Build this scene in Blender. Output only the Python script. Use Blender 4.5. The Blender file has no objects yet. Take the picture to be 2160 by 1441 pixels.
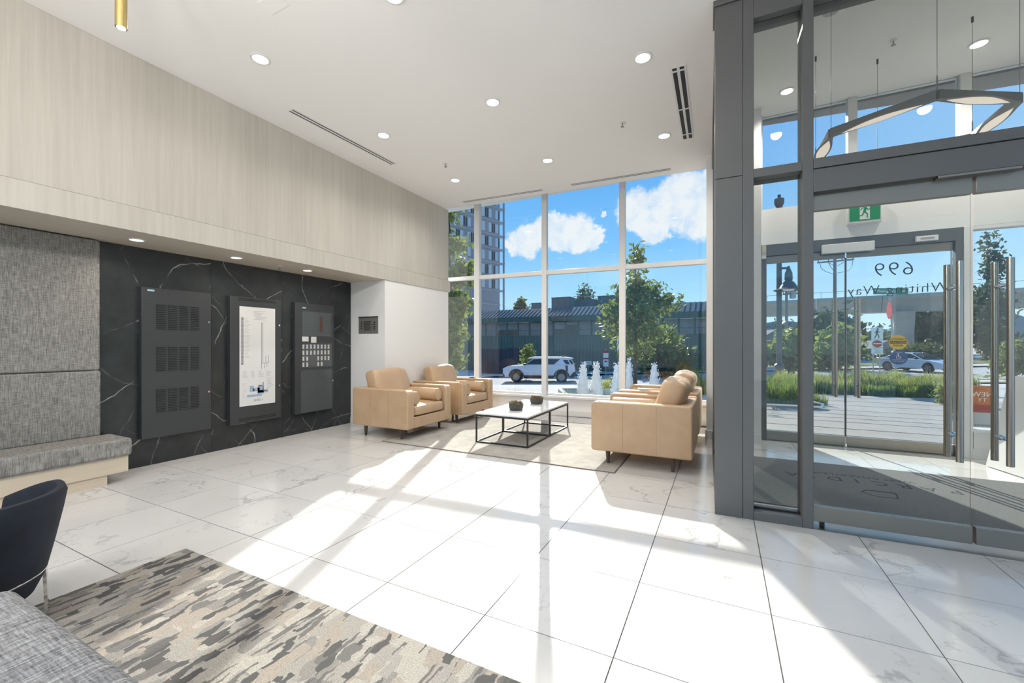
import bpy, math, random
import numpy as np
from mathutils import Vector, Matrix

rad = math.radians
SC = bpy.context.scene
COL = SC.collection
rng = random.Random(11)

# ------------------------------------------------------------------ camera
YAW = rad(26.6)
cam_d = bpy.data.cameras.new('camera')
cam = bpy.data.objects.new('camera', cam_d)
COL.objects.link(cam)
cam.location = (0, 0, 1.27)
cam.rotation_euler = (rad(90), 0, YAW)
cam_d.sensor_width = 36
cam_d.lens = 882 / 2160 * 36
cam_d.shift_y = 7.0 / 2160
cam_d.clip_end = 600
SC.camera = cam

# ------------------------------------------------------------------ world, sun, exposure
SC.view_settings.view_transform = 'Standard'
SC.view_settings.look = 'None'
SC.view_settings.gamma = 1
SC.view_settings.use_curve_mapping = False
SC.view_settings.exposure = 1.06
SC.cycles.max_bounces = 6
SC.cycles.diffuse_bounces = 4
SC.cycles.glossy_bounces = 3
SC.cycles.transparent_max_bounces = 14
SC.cycles.use_adaptive_sampling = True
SC.cycles.adaptive_threshold = 0.06
SC.cycles.caustics_reflective = False
SC.cycles.caustics_refractive = False
SC.cycles.sample_clamp_indirect = 6

SUN_AZ = rad(22.1)      # from +Y towards -X
SUN_EL = math.atan(0.5565)
sun_dir = Vector((-math.sin(SUN_AZ) * math.cos(SUN_EL), math.cos(SUN_AZ) * math.cos(SUN_EL), math.sin(SUN_EL)))
sun_d = bpy.data.lights.new('sun', 'SUN')
sun_d.energy = 3.9
sun_d.angle = rad(0.6)
sun_d.color = (1.0, 0.95, 0.87)
sun = bpy.data.objects.new('sun', sun_d)
COL.objects.link(sun)
sun.rotation_euler = (-sun_dir).to_track_quat('-Z', 'Y').to_euler()
sun.location = sun_dir * 60


class NT:
    """small helper around a node tree"""
    def __init__(s, tree):
        s.t = tree
        s.n = tree.nodes
        s.l = tree.links

    def new(s, typ, **kw):
        n = s.n.new(typ)
        for k, v in kw.items():
            if k.startswith('i_'):
                key = k[2:]
                key = int(key) if key.isdigit() else key.replace('_', ' ')
                s.set(n.inputs[key], v)
            else:
                setattr(n, k, v)
        return n

    def set(s, sock, v):
        if isinstance(v, bpy.types.NodeSocket):
            s.l.new(v, sock)
        elif isinstance(v, bpy.types.Node):
            s.l.new(v.outputs[0], sock)
        else:
            sock.default_value = v

    def math(s, op, a, b=None, c=None, clamp=False):
        n = s.n.new('ShaderNodeMath')
        n.operation = op
        n.use_clamp = clamp
        s.set(n.inputs[0], a)
        if b is not None:
            s.set(n.inputs[1], b)
        if c is not None:
            s.set(n.inputs[2], c)
        return n.outputs[0]

    def vmath(s, op, a, b=None, scale=None):
        n = s.n.new('ShaderNodeVectorMath')
        n.operation = op
        s.set(n.inputs[0], a)
        if b is not None:
            s.set(n.inputs[1], b)
        if scale is not None:
            s.set(n.inputs['Scale'], scale)
        return n.outputs['Value'] if op in ('DOT_PRODUCT', 'LENGTH', 'DISTANCE') else n.outputs[0]

    def mix(s, fac, a, b):
        n = s.n.new('ShaderNodeMix')
        n.data_type = 'RGBA'
        s.set(n.inputs[0], fac)
        s.set(n.inputs[6], a if not isinstance(a, tuple) else (*a[:3], 1))
        s.set(n.inputs[7], b if not isinstance(b, tuple) else (*b[:3], 1))
        return n.outputs[2]

    def ramp(s, fac, stops, interp='LINEAR'):
        n = s.n.new('ShaderNodeValToRGB')
        n.color_ramp.interpolation = interp
        el = n.color_ramp.elements
        while len(el) < len(stops):
            el.new(0.5)
        for e, (p, c) in zip(el, stops):
            e.position = p
            e.color = (*c[:3], 1) if isinstance(c, tuple) else (c, c, c, 1)
        s.set(n.inputs[0], fac)
        return n.outputs[0]

    def mapr(s, v, a, b, c=0.0, d=1.0, smooth=False):
        n = s.n.new('ShaderNodeMapRange')
        n.interpolation_type = 'SMOOTHSTEP' if smooth else 'LINEAR'
        s.set(n.inputs[0], v)
        for i, q in enumerate((a, b, c, d)):
            s.set(n.inputs[i + 1], q)
        return n.outputs[0]

    def noise(s, vec, scale, detail=3, rough=0.5, dist=0.0):
        n = s.new('ShaderNodeTexNoise', i_Scale=scale, i_Detail=detail, i_Roughness=rough, i_Distortion=dist)
        if vec is not None:
            s.set(n.inputs['Vector'], vec)
        return n


# sky: clear blue gradient with scattered cumulus, the same all the way round
W = bpy.data.worlds.new('sky')
SC.world = W
W.use_nodes = True
nt = NT(W.node_tree)
nt.n.clear()
wo = nt.new('ShaderNodeOutputWorld')
bg = nt.new('ShaderNodeBackground', i_Strength=0.78)
nt.l.new(bg.outputs[0], wo.inputs[0])
dirv = nt.new('ShaderNodeTexCoord').outputs['Generated']
dirn = nt.vmath('NORMALIZE', dirv)
sep = nt.new('ShaderNodeSeparateXYZ', i_0=dirn)
el = nt.math('MAXIMUM', sep.outputs[2], 0.0)
base = nt.ramp(el, [(0.0, (0.50, 0.63, 0.70)), (0.08, (0.30, 0.51, 0.68)), (0.22, (0.135, 0.37, 0.66)),
                    (0.42, (0.080, 0.27, 0.60)), (1.0, (0.05, 0.19, 0.50))])
# hazier and paler towards +X (away from the deep blue part of the sky)
haze = nt.mapr(nt.vmath('DOT_PRODUCT', dirn, (0.80, 0.55, 0.0)), 0.45, 1.0, 0.0, 0.45)
base = nt.mix(haze, base, (0.52, 0.64, 0.70))


def cloud_dir(px, py):
    f = Vector((-math.sin(YAW), math.cos(YAW), 0)) + Vector((math.cos(YAW), math.sin(YAW), 0)) * ((px - 1080) / 882) + Vector((0, 0, (727.5 - py) / 882))
    return f.normalized()


warp = nt.noise(dirn, 10.0, 6, 0.66)
wv = nt.vmath('SUBTRACT', warp.outputs['Color'], (0.5, 0.5, 0.5))
dirw = nt.vmath('ADD', dirn, nt.vmath('SCALE', wv, None, 0.125))
blobs = [((1112, 500), 0.045), ((1140, 490), 0.045), ((1185, 502), 0.045), ((1215, 498), 0.050), ((1248, 500), 0.034),
         ((1075, 520), 0.022), ((1345, 445), 0.050), ((1385, 452), 0.060), ((1425, 440), 0.065), ((1455, 415), 0.065),
         ((1470, 400), 0.05), ((1475, 450), 0.06), ((1390, 492), 0.035), ((1268, 444), 0.008), ((1395, 405), 0.010)]
dirs = [(cloud_dir(*p), r) for p, r in blobs]
for _ in range(8):      # more of the same cumulus around the rest of the sky
    a = rng.uniform(0.75, 5.6)
    e = rng.uniform(0.18, 0.55)
    a0 = YAW + math.pi / 2 + a
    c0 = Vector((math.cos(a0) * math.cos(e), math.sin(a0) * math.cos(e), math.sin(e)))
    for _k in range(2):
        c1 = (c0 + Vector((rng.uniform(-.07, .07), rng.uniform(-.07, .07), rng.uniform(-.02, .02)))).normalized()
        dirs.append((c1, rng.uniform(.035, .07)))
acc = None
for dvec, r in dirs:
    dist = nt.vmath('DISTANCE', dirw, tuple(dvec))
    m = nt.mapr(dist, r * 0.72, r * 1.04, 1.0, 0.0, True)
    acc = m if acc is None else nt.math('MAXIMUM', acc, m)
det = nt.noise(dirn, 34.0, 5, 0.6).outputs['Fac']
acc = nt.math('MULTIPLY', acc, nt.mapr(det, 0.25, 0.55, 0.55, 1.0), clamp=True)
skyc = nt.mix(nt.math('MULTIPLY', acc, 0.92), base, (0.60, 0.61, 0.62))
nt.set(bg.inputs[0], skyc)

# ------------------------------------------------------------------ mesh helpers
class MB:
    def __init__(s):
        s.v, s.f, s.mi = [], [], []
        s.cur = 0

    def add(s, vs, fs):
        o = len(s.v)
        s.v += [tuple(p) for p in vs]
        s.f += [tuple(i + o for i in q) for q in fs]
        s.mi += [s.cur] * len(fs)
        return s

    def box(s, x0, x1, y0, y1, z0, z1, M=None):
        vs = [(x0, y0, z0), (x1, y0, z0), (x1, y1, z0), (x0, y1, z0), (x0, y0, z1), (x1, y0, z1), (x1, y1, z1), (x0, y1, z1)]
        if M is not None:
            vs = [M @ Vector(p) for p in vs]
        return s.add(vs, [(0, 3, 2, 1), (4, 5, 6, 7), (0, 1, 5, 4), (1, 2, 6, 5), (2, 3, 7, 6), (3, 0, 4, 7)])

    def bar(s, p0, p1, w, h, up=(0, 0, 1)):
        """rectangular bar from p0 to p1, w across, h along up"""
        a, b = Vector(p0), Vector(p1)
        d = (b - a).normalized()
        u = Vector(up)
        sd = d.cross(u)
        if sd.length < 1e-4:
            sd = d.cross(Vector((1, 0, 0)))
        sd.normalize()
        u = sd.cross(d)
        q = []
        for c in (a, b):
            for i, j in ((-1, -1), (1, -1), (1, 1), (-1, 1)):
                q.append(c + sd * (i * w / 2) + u * (j * h / 2))
        return s.add(q, [(0, 1, 2, 3), (7, 6, 5, 4), (0, 4, 5, 1), (1, 5, 6, 2), (2, 6, 7, 3), (3, 7, 4, 0)])

    def cyl(s, p0, p1, r0, r1=None, n=14, caps=True):
        r1 = r0 if r1 is None else r1
        a, b = Vector(p0), Vector(p1)
        d = (b - a).normalized()
        t = Vector((1, 0, 0)) if abs(d.x) < 0.9 else Vector((0, 1, 0))
        u = d.cross(t).normalized()
        w = d.cross(u)
        vs = []
        for c, r in ((a, r0), (b, r1)):
            for i in range(n):
                q = 2 * math.pi * i / n
                vs.append(c + u * (r * math.cos(q)) + w * (r * math.sin(q)))
        fs = [(i, (i + 1) % n, n + (i + 1) % n, n + i) for i in range(n)]
        if caps:
            fs += [tuple(range(n - 1, -1, -1)), tuple(range(n, 2 * n))]
        return s.add(vs, fs)

    def tube(s, pts, r, n=8):
        pts = [Vector(p) for p in pts]
        rr = r if isinstance(r, (list, tuple)) else [r] * len(pts)
        vs = []
        prev = None
        for i, p in enumerate(pts):
            d = (pts[min(i + 1, len(pts) - 1)] - pts[max(i - 1, 0)]).normalized()
            if prev is None:
                t = Vector((0, 0, 1)) if abs(d.z) < 0.9 else Vector((1, 0, 0))
                u = d.cross(t).normalized()
            else:
                u = (prev - d * prev.dot(d)).normalized()
            prev = u
            w = d.cross(u)
            for k in range(n):
                q = 2 * math.pi * k / n
                vs.append(p + u * (rr[i] * math.cos(q)) + w * (rr[i] * math.sin(q)))
        fs = []
        for i in range(len(pts) - 1):
            for k in range(n):
                fs.append((i * n + k, i * n + (k + 1) % n, (i + 1) * n + (k + 1) % n, (i + 1) * n + k))
        fs += [tuple(range(n - 1, -1, -1)), tuple(range((len(pts) - 1) * n, len(pts) * n))]
        return s.add(vs, fs)

    def lathe(s, prof, n=24, c=(0, 0, 0), close=False):
        vs, fs = [], []
        m = len(prof)
        for i in range(n):
            q = 2 * math.pi * i / n
            for r, z in prof:
                vs.append((c[0] + r * math.cos(q), c[1] + r * math.sin(q), c[2] + z))
        for i in range(n):
            j = (i + 1) % n
            for k in range(m - 1 if not close else m):
                k2 = (k + 1) % m
                fs.append((i * m + k, j * m + k, j * m + k2, i * m + k2))
        return s.add(vs, fs)

    def prism(s, poly, axis, a0, a1):
        """poly in the two other axes (order x,y,z without axis) extruded along axis"""
        def P(u, v, w):
            return {'x': (w, u, v), 'y': (u, w, v), 'z': (u, v, w)}[axis]
        n = len(poly)
        vs = [P(u, v, a0) for u, v in poly] + [P(u, v, a1) for u, v in poly]
        fs = [tuple(range(n)), tuple(range(2 * n - 1, n - 1, -1))] + [(i, n + i, n + (i + 1) % n, (i + 1) % n) for i in range(n)]
        return s.add(vs, fs)

    def ball(s, c, rx, ry=None, rz=None, n=12, m=8, M=None):
        ry = rx if ry is None else ry
        rz = rx if rz is None else rz
        vs = [(0, 0, -rz)]
        for j in range(1, m):
            t = math.pi * j / m
            for i in range(n):
                q = 2 * math.pi * i / n
                vs.append((rx * math.sin(t) * math.cos(q), ry * math.sin(t) * math.sin(q), -rz * math.cos(t)))
        vs.append((0, 0, rz))
        fs = [(0, 1 + (i + 1) % n, 1 + i) for i in range(n)]
        for j in range(m - 2):
            for i in range(n):
                a = 1 + j * n + i
                b = 1 + j * n + (i + 1) % n
                fs.append((a, b, b + n, a + n))
        L = len(vs) - 1
        fs += [(L, L - n + i, L - n + (i + 1) % n) for i in range(n)]
        if M is not None:
            vs = [M @ Vector(p) for p in vs]
        vs = [(p[0] + c[0], p[1] + c[1], p[2] + c[2]) for p in vs]
        return s.add(vs, fs)

    def build(s, name, mat, parent=None, bevel=0, seg=2, smooth=False, loc=None, fix=True):
        me = bpy.data.meshes.new(name)
        me.from_pydata(s.v, [], s.f)
        mats = mat if isinstance(mat, (list, tuple)) else [mat]
        for m in mats:
            me.materials.append(m)
        if len(mats) > 1:
            me.polygons.foreach_set('material_index', s.mi)
        if fix:
            import bmesh
            bm = bmesh.new()
            bm.from_mesh(me)
            bmesh.ops.recalc_face_normals(bm, faces=bm.faces)
            bm.to_mesh(me)
            bm.free()
        if smooth:
            me.polygons.foreach_set('use_smooth', [True] * len(me.polygons))
            me.set_sharp_from_angle(angle=rad(smooth if smooth is not True else 38))
        me.update()
        o = bpy.data.objects.new(name, me)
        COL.objects.link(o)
        if parent is not None:
            o.parent = parent
        if loc is not None:
            o.location = loc
        if bevel:
            b = o.modifiers.new('bevel', 'BEVEL')
            b.width = bevel
            b.segments = seg
            b.limit_method = 'ANGLE'
            b.angle_limit = rad(35)
            b.harden_normals = False
            if not smooth:
                me.polygons.foreach_set('use_smooth', [True] * len(me.polygons))
                me.set_sharp_from_angle(angle=rad(60))
        return o


def tag(o, label=None, cat=None, group=None, kind=None):
    if label:
        o['label'] = label
    if cat:
        o['category'] = cat
    if group:
        o['group'] = group
    if kind:
        o['kind'] = kind
    return o


def empty(name, loc=(0, 0, 0), rz=0.0, label=None, cat=None, group=None, kind=None, parent=None):
    o = bpy.data.objects.new(name, None)
    o.empty_display_size = 0.1
    COL.objects.link(o)
    o.location = loc
    o.rotation_euler = (0, 0, rz)
    if parent is not None:
        o.parent = parent
    return tag(o, label, cat, group, kind)


def copy_tree(o, parent=None):
    c = o.copy()
    COL.objects.link(c)
    c.parent = parent
    for ch in list(o.children):
        copy_tree(ch, c)
    return c


def link_mesh(name, src, parent, loc=(0, 0, 0), rot=None, scale=None):
    """another object sharing the mesh of src"""
    o = src.copy()
    o.name = name
    COL.objects.link(o)
    o.parent = parent
    o.location = loc
    if rot is not None:
        o.rotation_euler = rot
    if scale is not None:
        o.scale = scale
    return o


def text_mesh(name, body, size, mat, parent=None, extrude=0.001, M=None, align='CENTER', spacing=1.0, thin=0.0):
    """flat lettering turned into a real mesh; M maps the text plane (x right, y up) into place"""
    cu = bpy.data.curves.new(name, 'FONT')
    cu.body = body
    cu.size = size
    cu.align_x = align
    cu.align_y = 'CENTER'
    cu.extrude = extrude
    cu.space_character = spacing
    cu.offset = -thin
    cu.resolution_u = 3
    to = bpy.data.objects.new(name, cu)
    COL.objects.link(to)
    dg = bpy.context.evaluated_depsgraph_get()
    me = bpy.data.meshes.new_from_object(to.evaluated_get(dg))
    bpy.data.objects.remove(to)
    bpy.data.curves.remove(cu)
    me.name = name
    if M is not None:
        me.transform(M)
    me.materials.clear()
    me.materials.append(mat)
    o = bpy.data.objects.new(name, me)
    COL.objects.link(o)
    if parent is not None:
        o.parent = parent
    return o


def frame_M(origin, xdir, ydir):
    x = Vector(xdir).normalized()
    y = Vector(ydir).normalized()
    z = x.cross(y)
    M = Matrix.Identity(4)
    for i in range(3):
        M[i][0], M[i][1], M[i][2], M[i][3] = x[i], y[i], z[i], origin[i]
    return M


# ------------------------------------------------------------------ materials
def new_mat(name):
    m = bpy.data.materials.new(name)
    m.use_nodes = True
    n = NT(m.node_tree)
    b = n.n['Principled BSDF']
    return m, n, b


def pbr(name, col, rough=0.5, metal=0.0, spec=0.5, emit=None, estr=0.0, coat=0.0, noise=None, bump=None):
    m, n, b = new_mat(name)
    c = (*col, 1)
    b.inputs['Base Color'].default_value = c
    b.inputs['Roughness'].default_value = rough
    b.inputs['Metallic'].default_value = metal
    b.inputs['Specular IOR Level'].default_value = spec
    if coat:
        b.inputs['Coat Weight'].default_value = coat
        b.inputs['Coat Roughness'].default_value = 0.05
    if emit:
        b.inputs['Emission Color'].default_value = (*emit, 1)
        b.inputs['Emission Strength'].default_value = estr
    if noise:      # (scale, amount): slight mottling of the surface colour
        tc = n.new('ShaderNodeTexCoord').outputs['Object']
        f = n.noise(tc, noise[0], 4, 0.6).outputs['Fac']
        lo = tuple(v * (1 - noise[1]) for v in col)
        hi = tuple(min(1, v * (1 + noise[1])) for v in col)
        n.set(b.inputs['Base Color'], n.ramp(f, [(0.3, lo), (0.7, hi)]))
    if bump:       # (scale, strength)
        tc = n.new('ShaderNodeTexCoord').outputs['Object']
        f = n.noise(tc, bump[0], 3, 0.6).outputs['Fac']
        bn = n.new('ShaderNodeBump', i_Strength=bump[1], i_Distance=0.01, i_Height=f)
        n.set(b.inputs['Normal'], bn.outputs[0])
    return m


def glass_mat(name, tint=(0.97, 0.985, 0.98), refl=1.0):
    m, n, b = new_mat(name)
    n.n.remove(b)
    out = n.n['Material Output']
    tr = n.new('ShaderNodeBsdfTransparent')
    tr.inputs[0].default_value = (*tint, 1)
    gl = n.new('ShaderNodeBsdfGlossy', i_Roughness=0.0)
    gl.inputs[0].default_value = (1, 1, 1, 1)
    fr = n.new('ShaderNodeFresnel', i_IOR=1.45)
    mx = n.new('ShaderNodeMixShader')
    n.set(mx.inputs[0], n.math('MULTIPLY', fr.outputs[0], refl, clamp=True))
    n.l.new(tr.outputs[0], mx.inputs[1])
    n.l.new(gl.outputs[0], mx.inputs[2])
    n.l.new(mx.outputs[0], out.inputs[0])
    return m


def obj_coord(n, per_object=True, amount=31.0):
    tc = n.new('ShaderNodeTexCoord').outputs['Object']
    if not per_object:
        return tc
    r = n.new('ShaderNodeObjectInfo').outputs['Random']
    k = n.new('ShaderNodeCombineXYZ', i_0=n.math('MULTIPLY', r, amount), i_1=n.math('MULTIPLY', r, amount * 1.7), i_2=n.math('MULTIPLY', r, amount * .6))
    return n.vmath('ADD', tc, k.outputs[0])


def marble_tile():
    m, n, b = new_mat('porcelain_marble')
    v = obj_coord(n)
    w = n.noise(v, 2.2, 5, 0.6)
    vv = n.vmath('ADD', v, n.vmath('SCALE', n.vmath('SUBTRACT', w.outputs['Color'], (.5, .5, .5)), None, 0.55))
    a = n.noise(vv, 1.7, 2, 0.5).outputs['Fac']
    d = n.math('ABSOLUTE', n.math('SUBTRACT', a, 0.5))
    vein = n.mapr(d, 0.0, 0.016, 1.0, 0.0)
    a2 = n.noise(vv, 4.5, 2, 0.5).outputs['Fac']
    vein2 = n.mapr(n.math('ABSOLUTE', n.math('SUBTRACT', a2, 0.47)), 0.0, 0.012, 0.6, 0.0)
    mask = n.mapr(n.noise(v, 1.9, 2).outputs['Fac'], 0.46, 0.62, 0.0, 1.0, True)
    f = n.math('MULTIPLY', n.math('MAXIMUM', vein, vein2), mask)
    cloud = n.noise(vv, 1.0, 3).outputs['Fac']
    basec = n.mix(n.mapr(cloud, 0.35, 0.7), (0.64, 0.635, 0.62), (0.71, 0.705, 0.69))
    n.set(b.inputs['Base Color'], n.mix(n.math('MULTIPLY', f, 0.62), basec, (0.30, 0.30, 0.31)))
    b.inputs['Roughness'].default_value = 0.16
    b.inputs['Specular IOR Level'].default_value = 0.45
    return m


def black_stone():
    m, n, b = new_mat('black_veined_marble')
    v = obj_coord(n)
    w = n.noise(v, 2.0, 5, 0.6)
    vv = n.vmath('ADD', v, n.vmath('SCALE', n.vmath('SUBTRACT', w.outputs['Color'], (.5, .5, .5)), None, 0.16))

    def vein(rx, freq, width, lo, hi, amp, seed):
        mp = n.new('ShaderNodeMapping', i_Rotation=(rx, 0, 0), i_Location=(seed, seed * 1.3, seed * .7))
        n.set(mp.inputs[0], vv)
        sp = n.new('ShaderNodeSeparateXYZ', i_0=mp.outputs[0])
        wob = n.noise(mp.outputs[0], 0.9, 1).outputs['Fac']
        c = n.math('ADD', n.math('MULTIPLY', sp.outputs[1], freq), n.math('MULTIPLY', wob, 1.6))
        fr = n.math('ABSOLUTE', n.math('SUBTRACT', n.math('FRACT', c), 0.5))
        line = n.mapr(fr, 0.0, width, 1.0, 0.0)
        ms = n.mapr(n.noise(mp.outputs[0], 2.3, 3, 0.6).outputs['Fac'], lo, hi, 0.0, amp, True)
        return n.math('MULTIPLY', line, ms)
    f = n.math('MAXIMUM', vein(0.95, 1.7, 0.011, 0.44, 0.62, 0.9, 0.0), vein(-0.62, 1.6, 0.010, 0.46, 0.64, 0.75, 3.7))
    f = n.math('MAXIMUM', f, vein(0.45, 2.6, 0.014, 0.48, 0.68, 0.5, 8.1))
    f = n.math('MAXIMUM', f, vein(-1.05, 2.2, 0.010, 0.50, 0.75, 0.35, 5.2))
    cl = n.noise(v, 5.0, 5, 0.65).outputs['Fac']
    basec = n.mix(n.mapr(cl, .3, .75), (0.017, 0.020, 0.021), (0.034, 0.039, 0.041))
    n.set(b.inputs['Base Color'], n.mix(f, basec, (0.55, 0.55, 0.53)))
    b.inputs['Roughness'].default_value = 0.30
    return m


def oak(name, axis='z', c0=(0.49, 0.455, 0.395), c1=(0.62, 0.585, 0.52)):
    m, n, b = new_mat(name)
    v = obj_coord(n)
    sc = {'z': (26, 26, 0.9), 'y': (26, 0.9, 26), 'x': (0.9, 26, 26)}[axis]
    mp = n.new('ShaderNodeMapping', i_Scale=sc)
    n.set(mp.inputs[0], v)
    g = n.noise(mp.outputs[0], 1.0, 4, 0.65).outputs['Fac']
    sc2 = {'z': (3.2, 3.2, .25), 'y': (3.2, .25, 3.2), 'x': (.25, 3.2, 3.2)}[axis]
    mp2 = n.new('ShaderNodeMapping', i_Scale=sc2)
    n.set(mp2.inputs[0], v)
    g2 = n.noise(mp2.outputs[0], 1.0, 2, 0.5).outputs['Fac']
    f = n.math('ADD', n.math('MULTIPLY', g, 0.55), n.math('MULTIPLY', g2, 0.45))
    n.set(b.inputs['Base Color'], n.ramp(f, [(0.32, c0), (0.5, tuple((p + q) / 2 for p, q in zip(c0, c1))), (0.68, c1)]))
    b.inputs['Roughness'].default_value = 0.45
    return m


def tweed(name, dark, mid, light, u='y', v='z', scale=210):
    m, n, b = new_mat(name)
    tc = n.new('ShaderNodeTexCoord').outputs['Object']
    ax = {'x': (1, 0, 0), 'y': (0, 1, 0), 'z': (0, 0, 1)}
    def st(a, k1, k2):
        sc = [k1 if q == a else k2 for q in 'xyz']
        mp = n.new('ShaderNodeMapping', i_Scale=tuple(sc))
        n.set(mp.inputs[0], tc)
        return n.noise(mp.outputs[0], 1.0, 2, 0.5).outputs['Fac']
    a = st(u, scale * 0.8, scale * 0.06)
    c = st(v, scale * 0.8, scale * 0.08)
    fine = n.noise(tc, scale * 0.9, 2, 0.6).outputs['Fac']
    f = n.math('ADD', n.math('ADD', n.math('MULTIPLY', a, 0.42), n.math('MULTIPLY', c, 0.34)), n.math('MULTIPLY', fine, 0.24))
    n.set(b.inputs['Base Color'], n.ramp(f, [(0.34, dark), (0.50, mid), (0.66, light)]))
    b.inputs['Roughness'].default_value = 0.95
    b.inputs['Specular IOR Level'].default_value = 0.1
    bn = n.new('ShaderNodeBump', i_Strength=0.3, i_Distance=0.003, i_Height=f)
    n.set(b.inputs['Normal'], bn.outputs[0])
    return m


def leather():
    m, n, b = new_mat('tan_leather')
    tc = obj_coord(n)
    f = n.noise(tc, 5.0, 4, 0.6).outputs['Fac']
    n.set(b.inputs['Base Color'], n.ramp(f, [(0.3, (0.500, 0.335, 0.200)), (0.7, (0.565, 0.395, 0.245))]))
    b.inputs['Roughness'].default_value = 0.36
    b.inputs['Specular IOR Level'].default_value = 0.55
    h = n.math('ADD', n.noise(tc, 260, 2).outputs['Fac'], n.math('MULTIPLY', n.noise(tc, 9, 3).outputs['Fac'], 3.0))
    bn = n.new('ShaderNodeBump', i_Strength=0.22, i_Distance=0.004, i_Height=h)
    n.set(b.inputs['Normal'], bn.outputs[0])
    return m


def carpet_pattern():
    m, n, b = new_mat('patterned_carpet')
    tc = n.new('ShaderNodeTexCoord').outputs['Object']
    w = n.noise(tc, 16.0, 2, 0.5)
    v = n.vmath('ADD', tc, n.vmath('SCALE', n.vmath('SUBTRACT', w.outputs['Color'], (.5, .5, .5)), None, 0.035))

    def cells(sx, sy, off):
        mp = n.new('ShaderNodeMapping', i_Scale=(sx, sy, 0.0), i_Location=(off, off * .7, 0))
        n.set(mp.inputs[0], v)
        vo = n.new('ShaderNodeTexVoronoi', i_Scale=1.0, distance='CHEBYCHEV', i_Randomness=0.9)
        n.set(vo.inputs['Vector'], mp.outputs[0])
        return n.new('ShaderNodeSeparateColor', i_0=vo.outputs['Color'])
    c1 = cells(17.0, 9.0, 0.0)
    c2 = cells(30.0, 11.0, 7.3)
    c3 = cells(64.0, 8.0, 3.1)
    light = n.ramp(c1.outputs[0], [(0.0, (0.43, 0.41, 0.37)), (0.34, (0.35, 0.335, 0.31)), (0.56, (0.37, 0.33, 0.285)), (0.78, (0.27, 0.26, 0.245)), (0.92, (0.18, 0.175, 0.17))], 'CONSTANT')
    colr = n.mix(n.math('GREATER_THAN', c2.outputs[1], 0.84), light, (0.105, 0.105, 0.105))
    colr = n.mix(n.math('MULTIPLY', n.math('GREATER_THAN', c3.outputs[0], 0.88), 0.85), colr, (0.13, 0.13, 0.128))
    fl = n.noise(tc, 230, 3, 0.75).outputs['Fac']
    colr = n.mix(n.mapr(fl, 0.40, 0.64, 0.0, 0.50), colr, (0.09, 0.085, 0.08))
    n.set(b.inputs['Base Color'], colr)
    b.inputs['Roughness'].default_value = 1.0
    b.inputs['Specular IOR Level'].default_value = 0.05
    h = n.math('ADD', n.math('MULTIPLY', fl, 0.6), n.math('MULTIPLY', c1.outputs[0], 0.5))
    bn = n.new('ShaderNodeBump', i_Strength=0.7, i_Distance=0.006, i_Height=h)
    n.set(b.inputs['Normal'], bn.outputs[0])
    return m


def speckle(name, c0, c1, scale=300, bump=0.5, big=None):
    m, n, b = new_mat(name)
    tc = n.new('ShaderNodeTexCoord').outputs['Object']
    f = n.noise(tc, scale, 3, 0.7).outputs['Fac']
    col = n.ramp(f, [(0.35, c0), (0.65, c1)])
    if big:
        g = n.noise(tc, big[0], 4, 0.6).outputs['Fac']
        col = n.mix(n.mapr(g, .4, .65, 0, big[1]), col, big[2])
    n.set(b.inputs['Base Color'], col)
    b.inputs['Roughness'].default_value = 0.95
    b.inputs['Specular IOR Level'].default_value = 0.1
    bn = n.new('ShaderNodeBump', i_Strength=bump, i_Distance=0.004, i_Height=f)
    n.set(b.inputs['Normal'], bn.outputs[0])
    return m


def leaf_mat(name, c0, c1, trans=0.35):
    m, n, b = new_mat(name)
    out = n.n['Material Output']
    tc = n.new('ShaderNodeNewGeometry').outputs['Position']
    f = n.noise(tc, 3.0, 3, 0.7).outputs['Fac']
    col = n.ramp(f, [(0.3, c0), (0.7, c1)])
    n.set(b.inputs['Base Color'], col)
    b.inputs['Roughness'].default_value = 0.55
    tl = n.new('ShaderNodeBsdfTranslucent')
    n.set(tl.inputs[0], n.mix(0.6, col, (0.42, 0.50, 0.08)))
    mx = n.new('ShaderNodeMixShader', i_0=trans)
    n.l.new(b.outputs[0], mx.inputs[1])
    n.l.new(tl.outputs[0], mx.inputs[2])
    n.l.new(mx.outputs[0], out.inputs[0])
    return m


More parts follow.
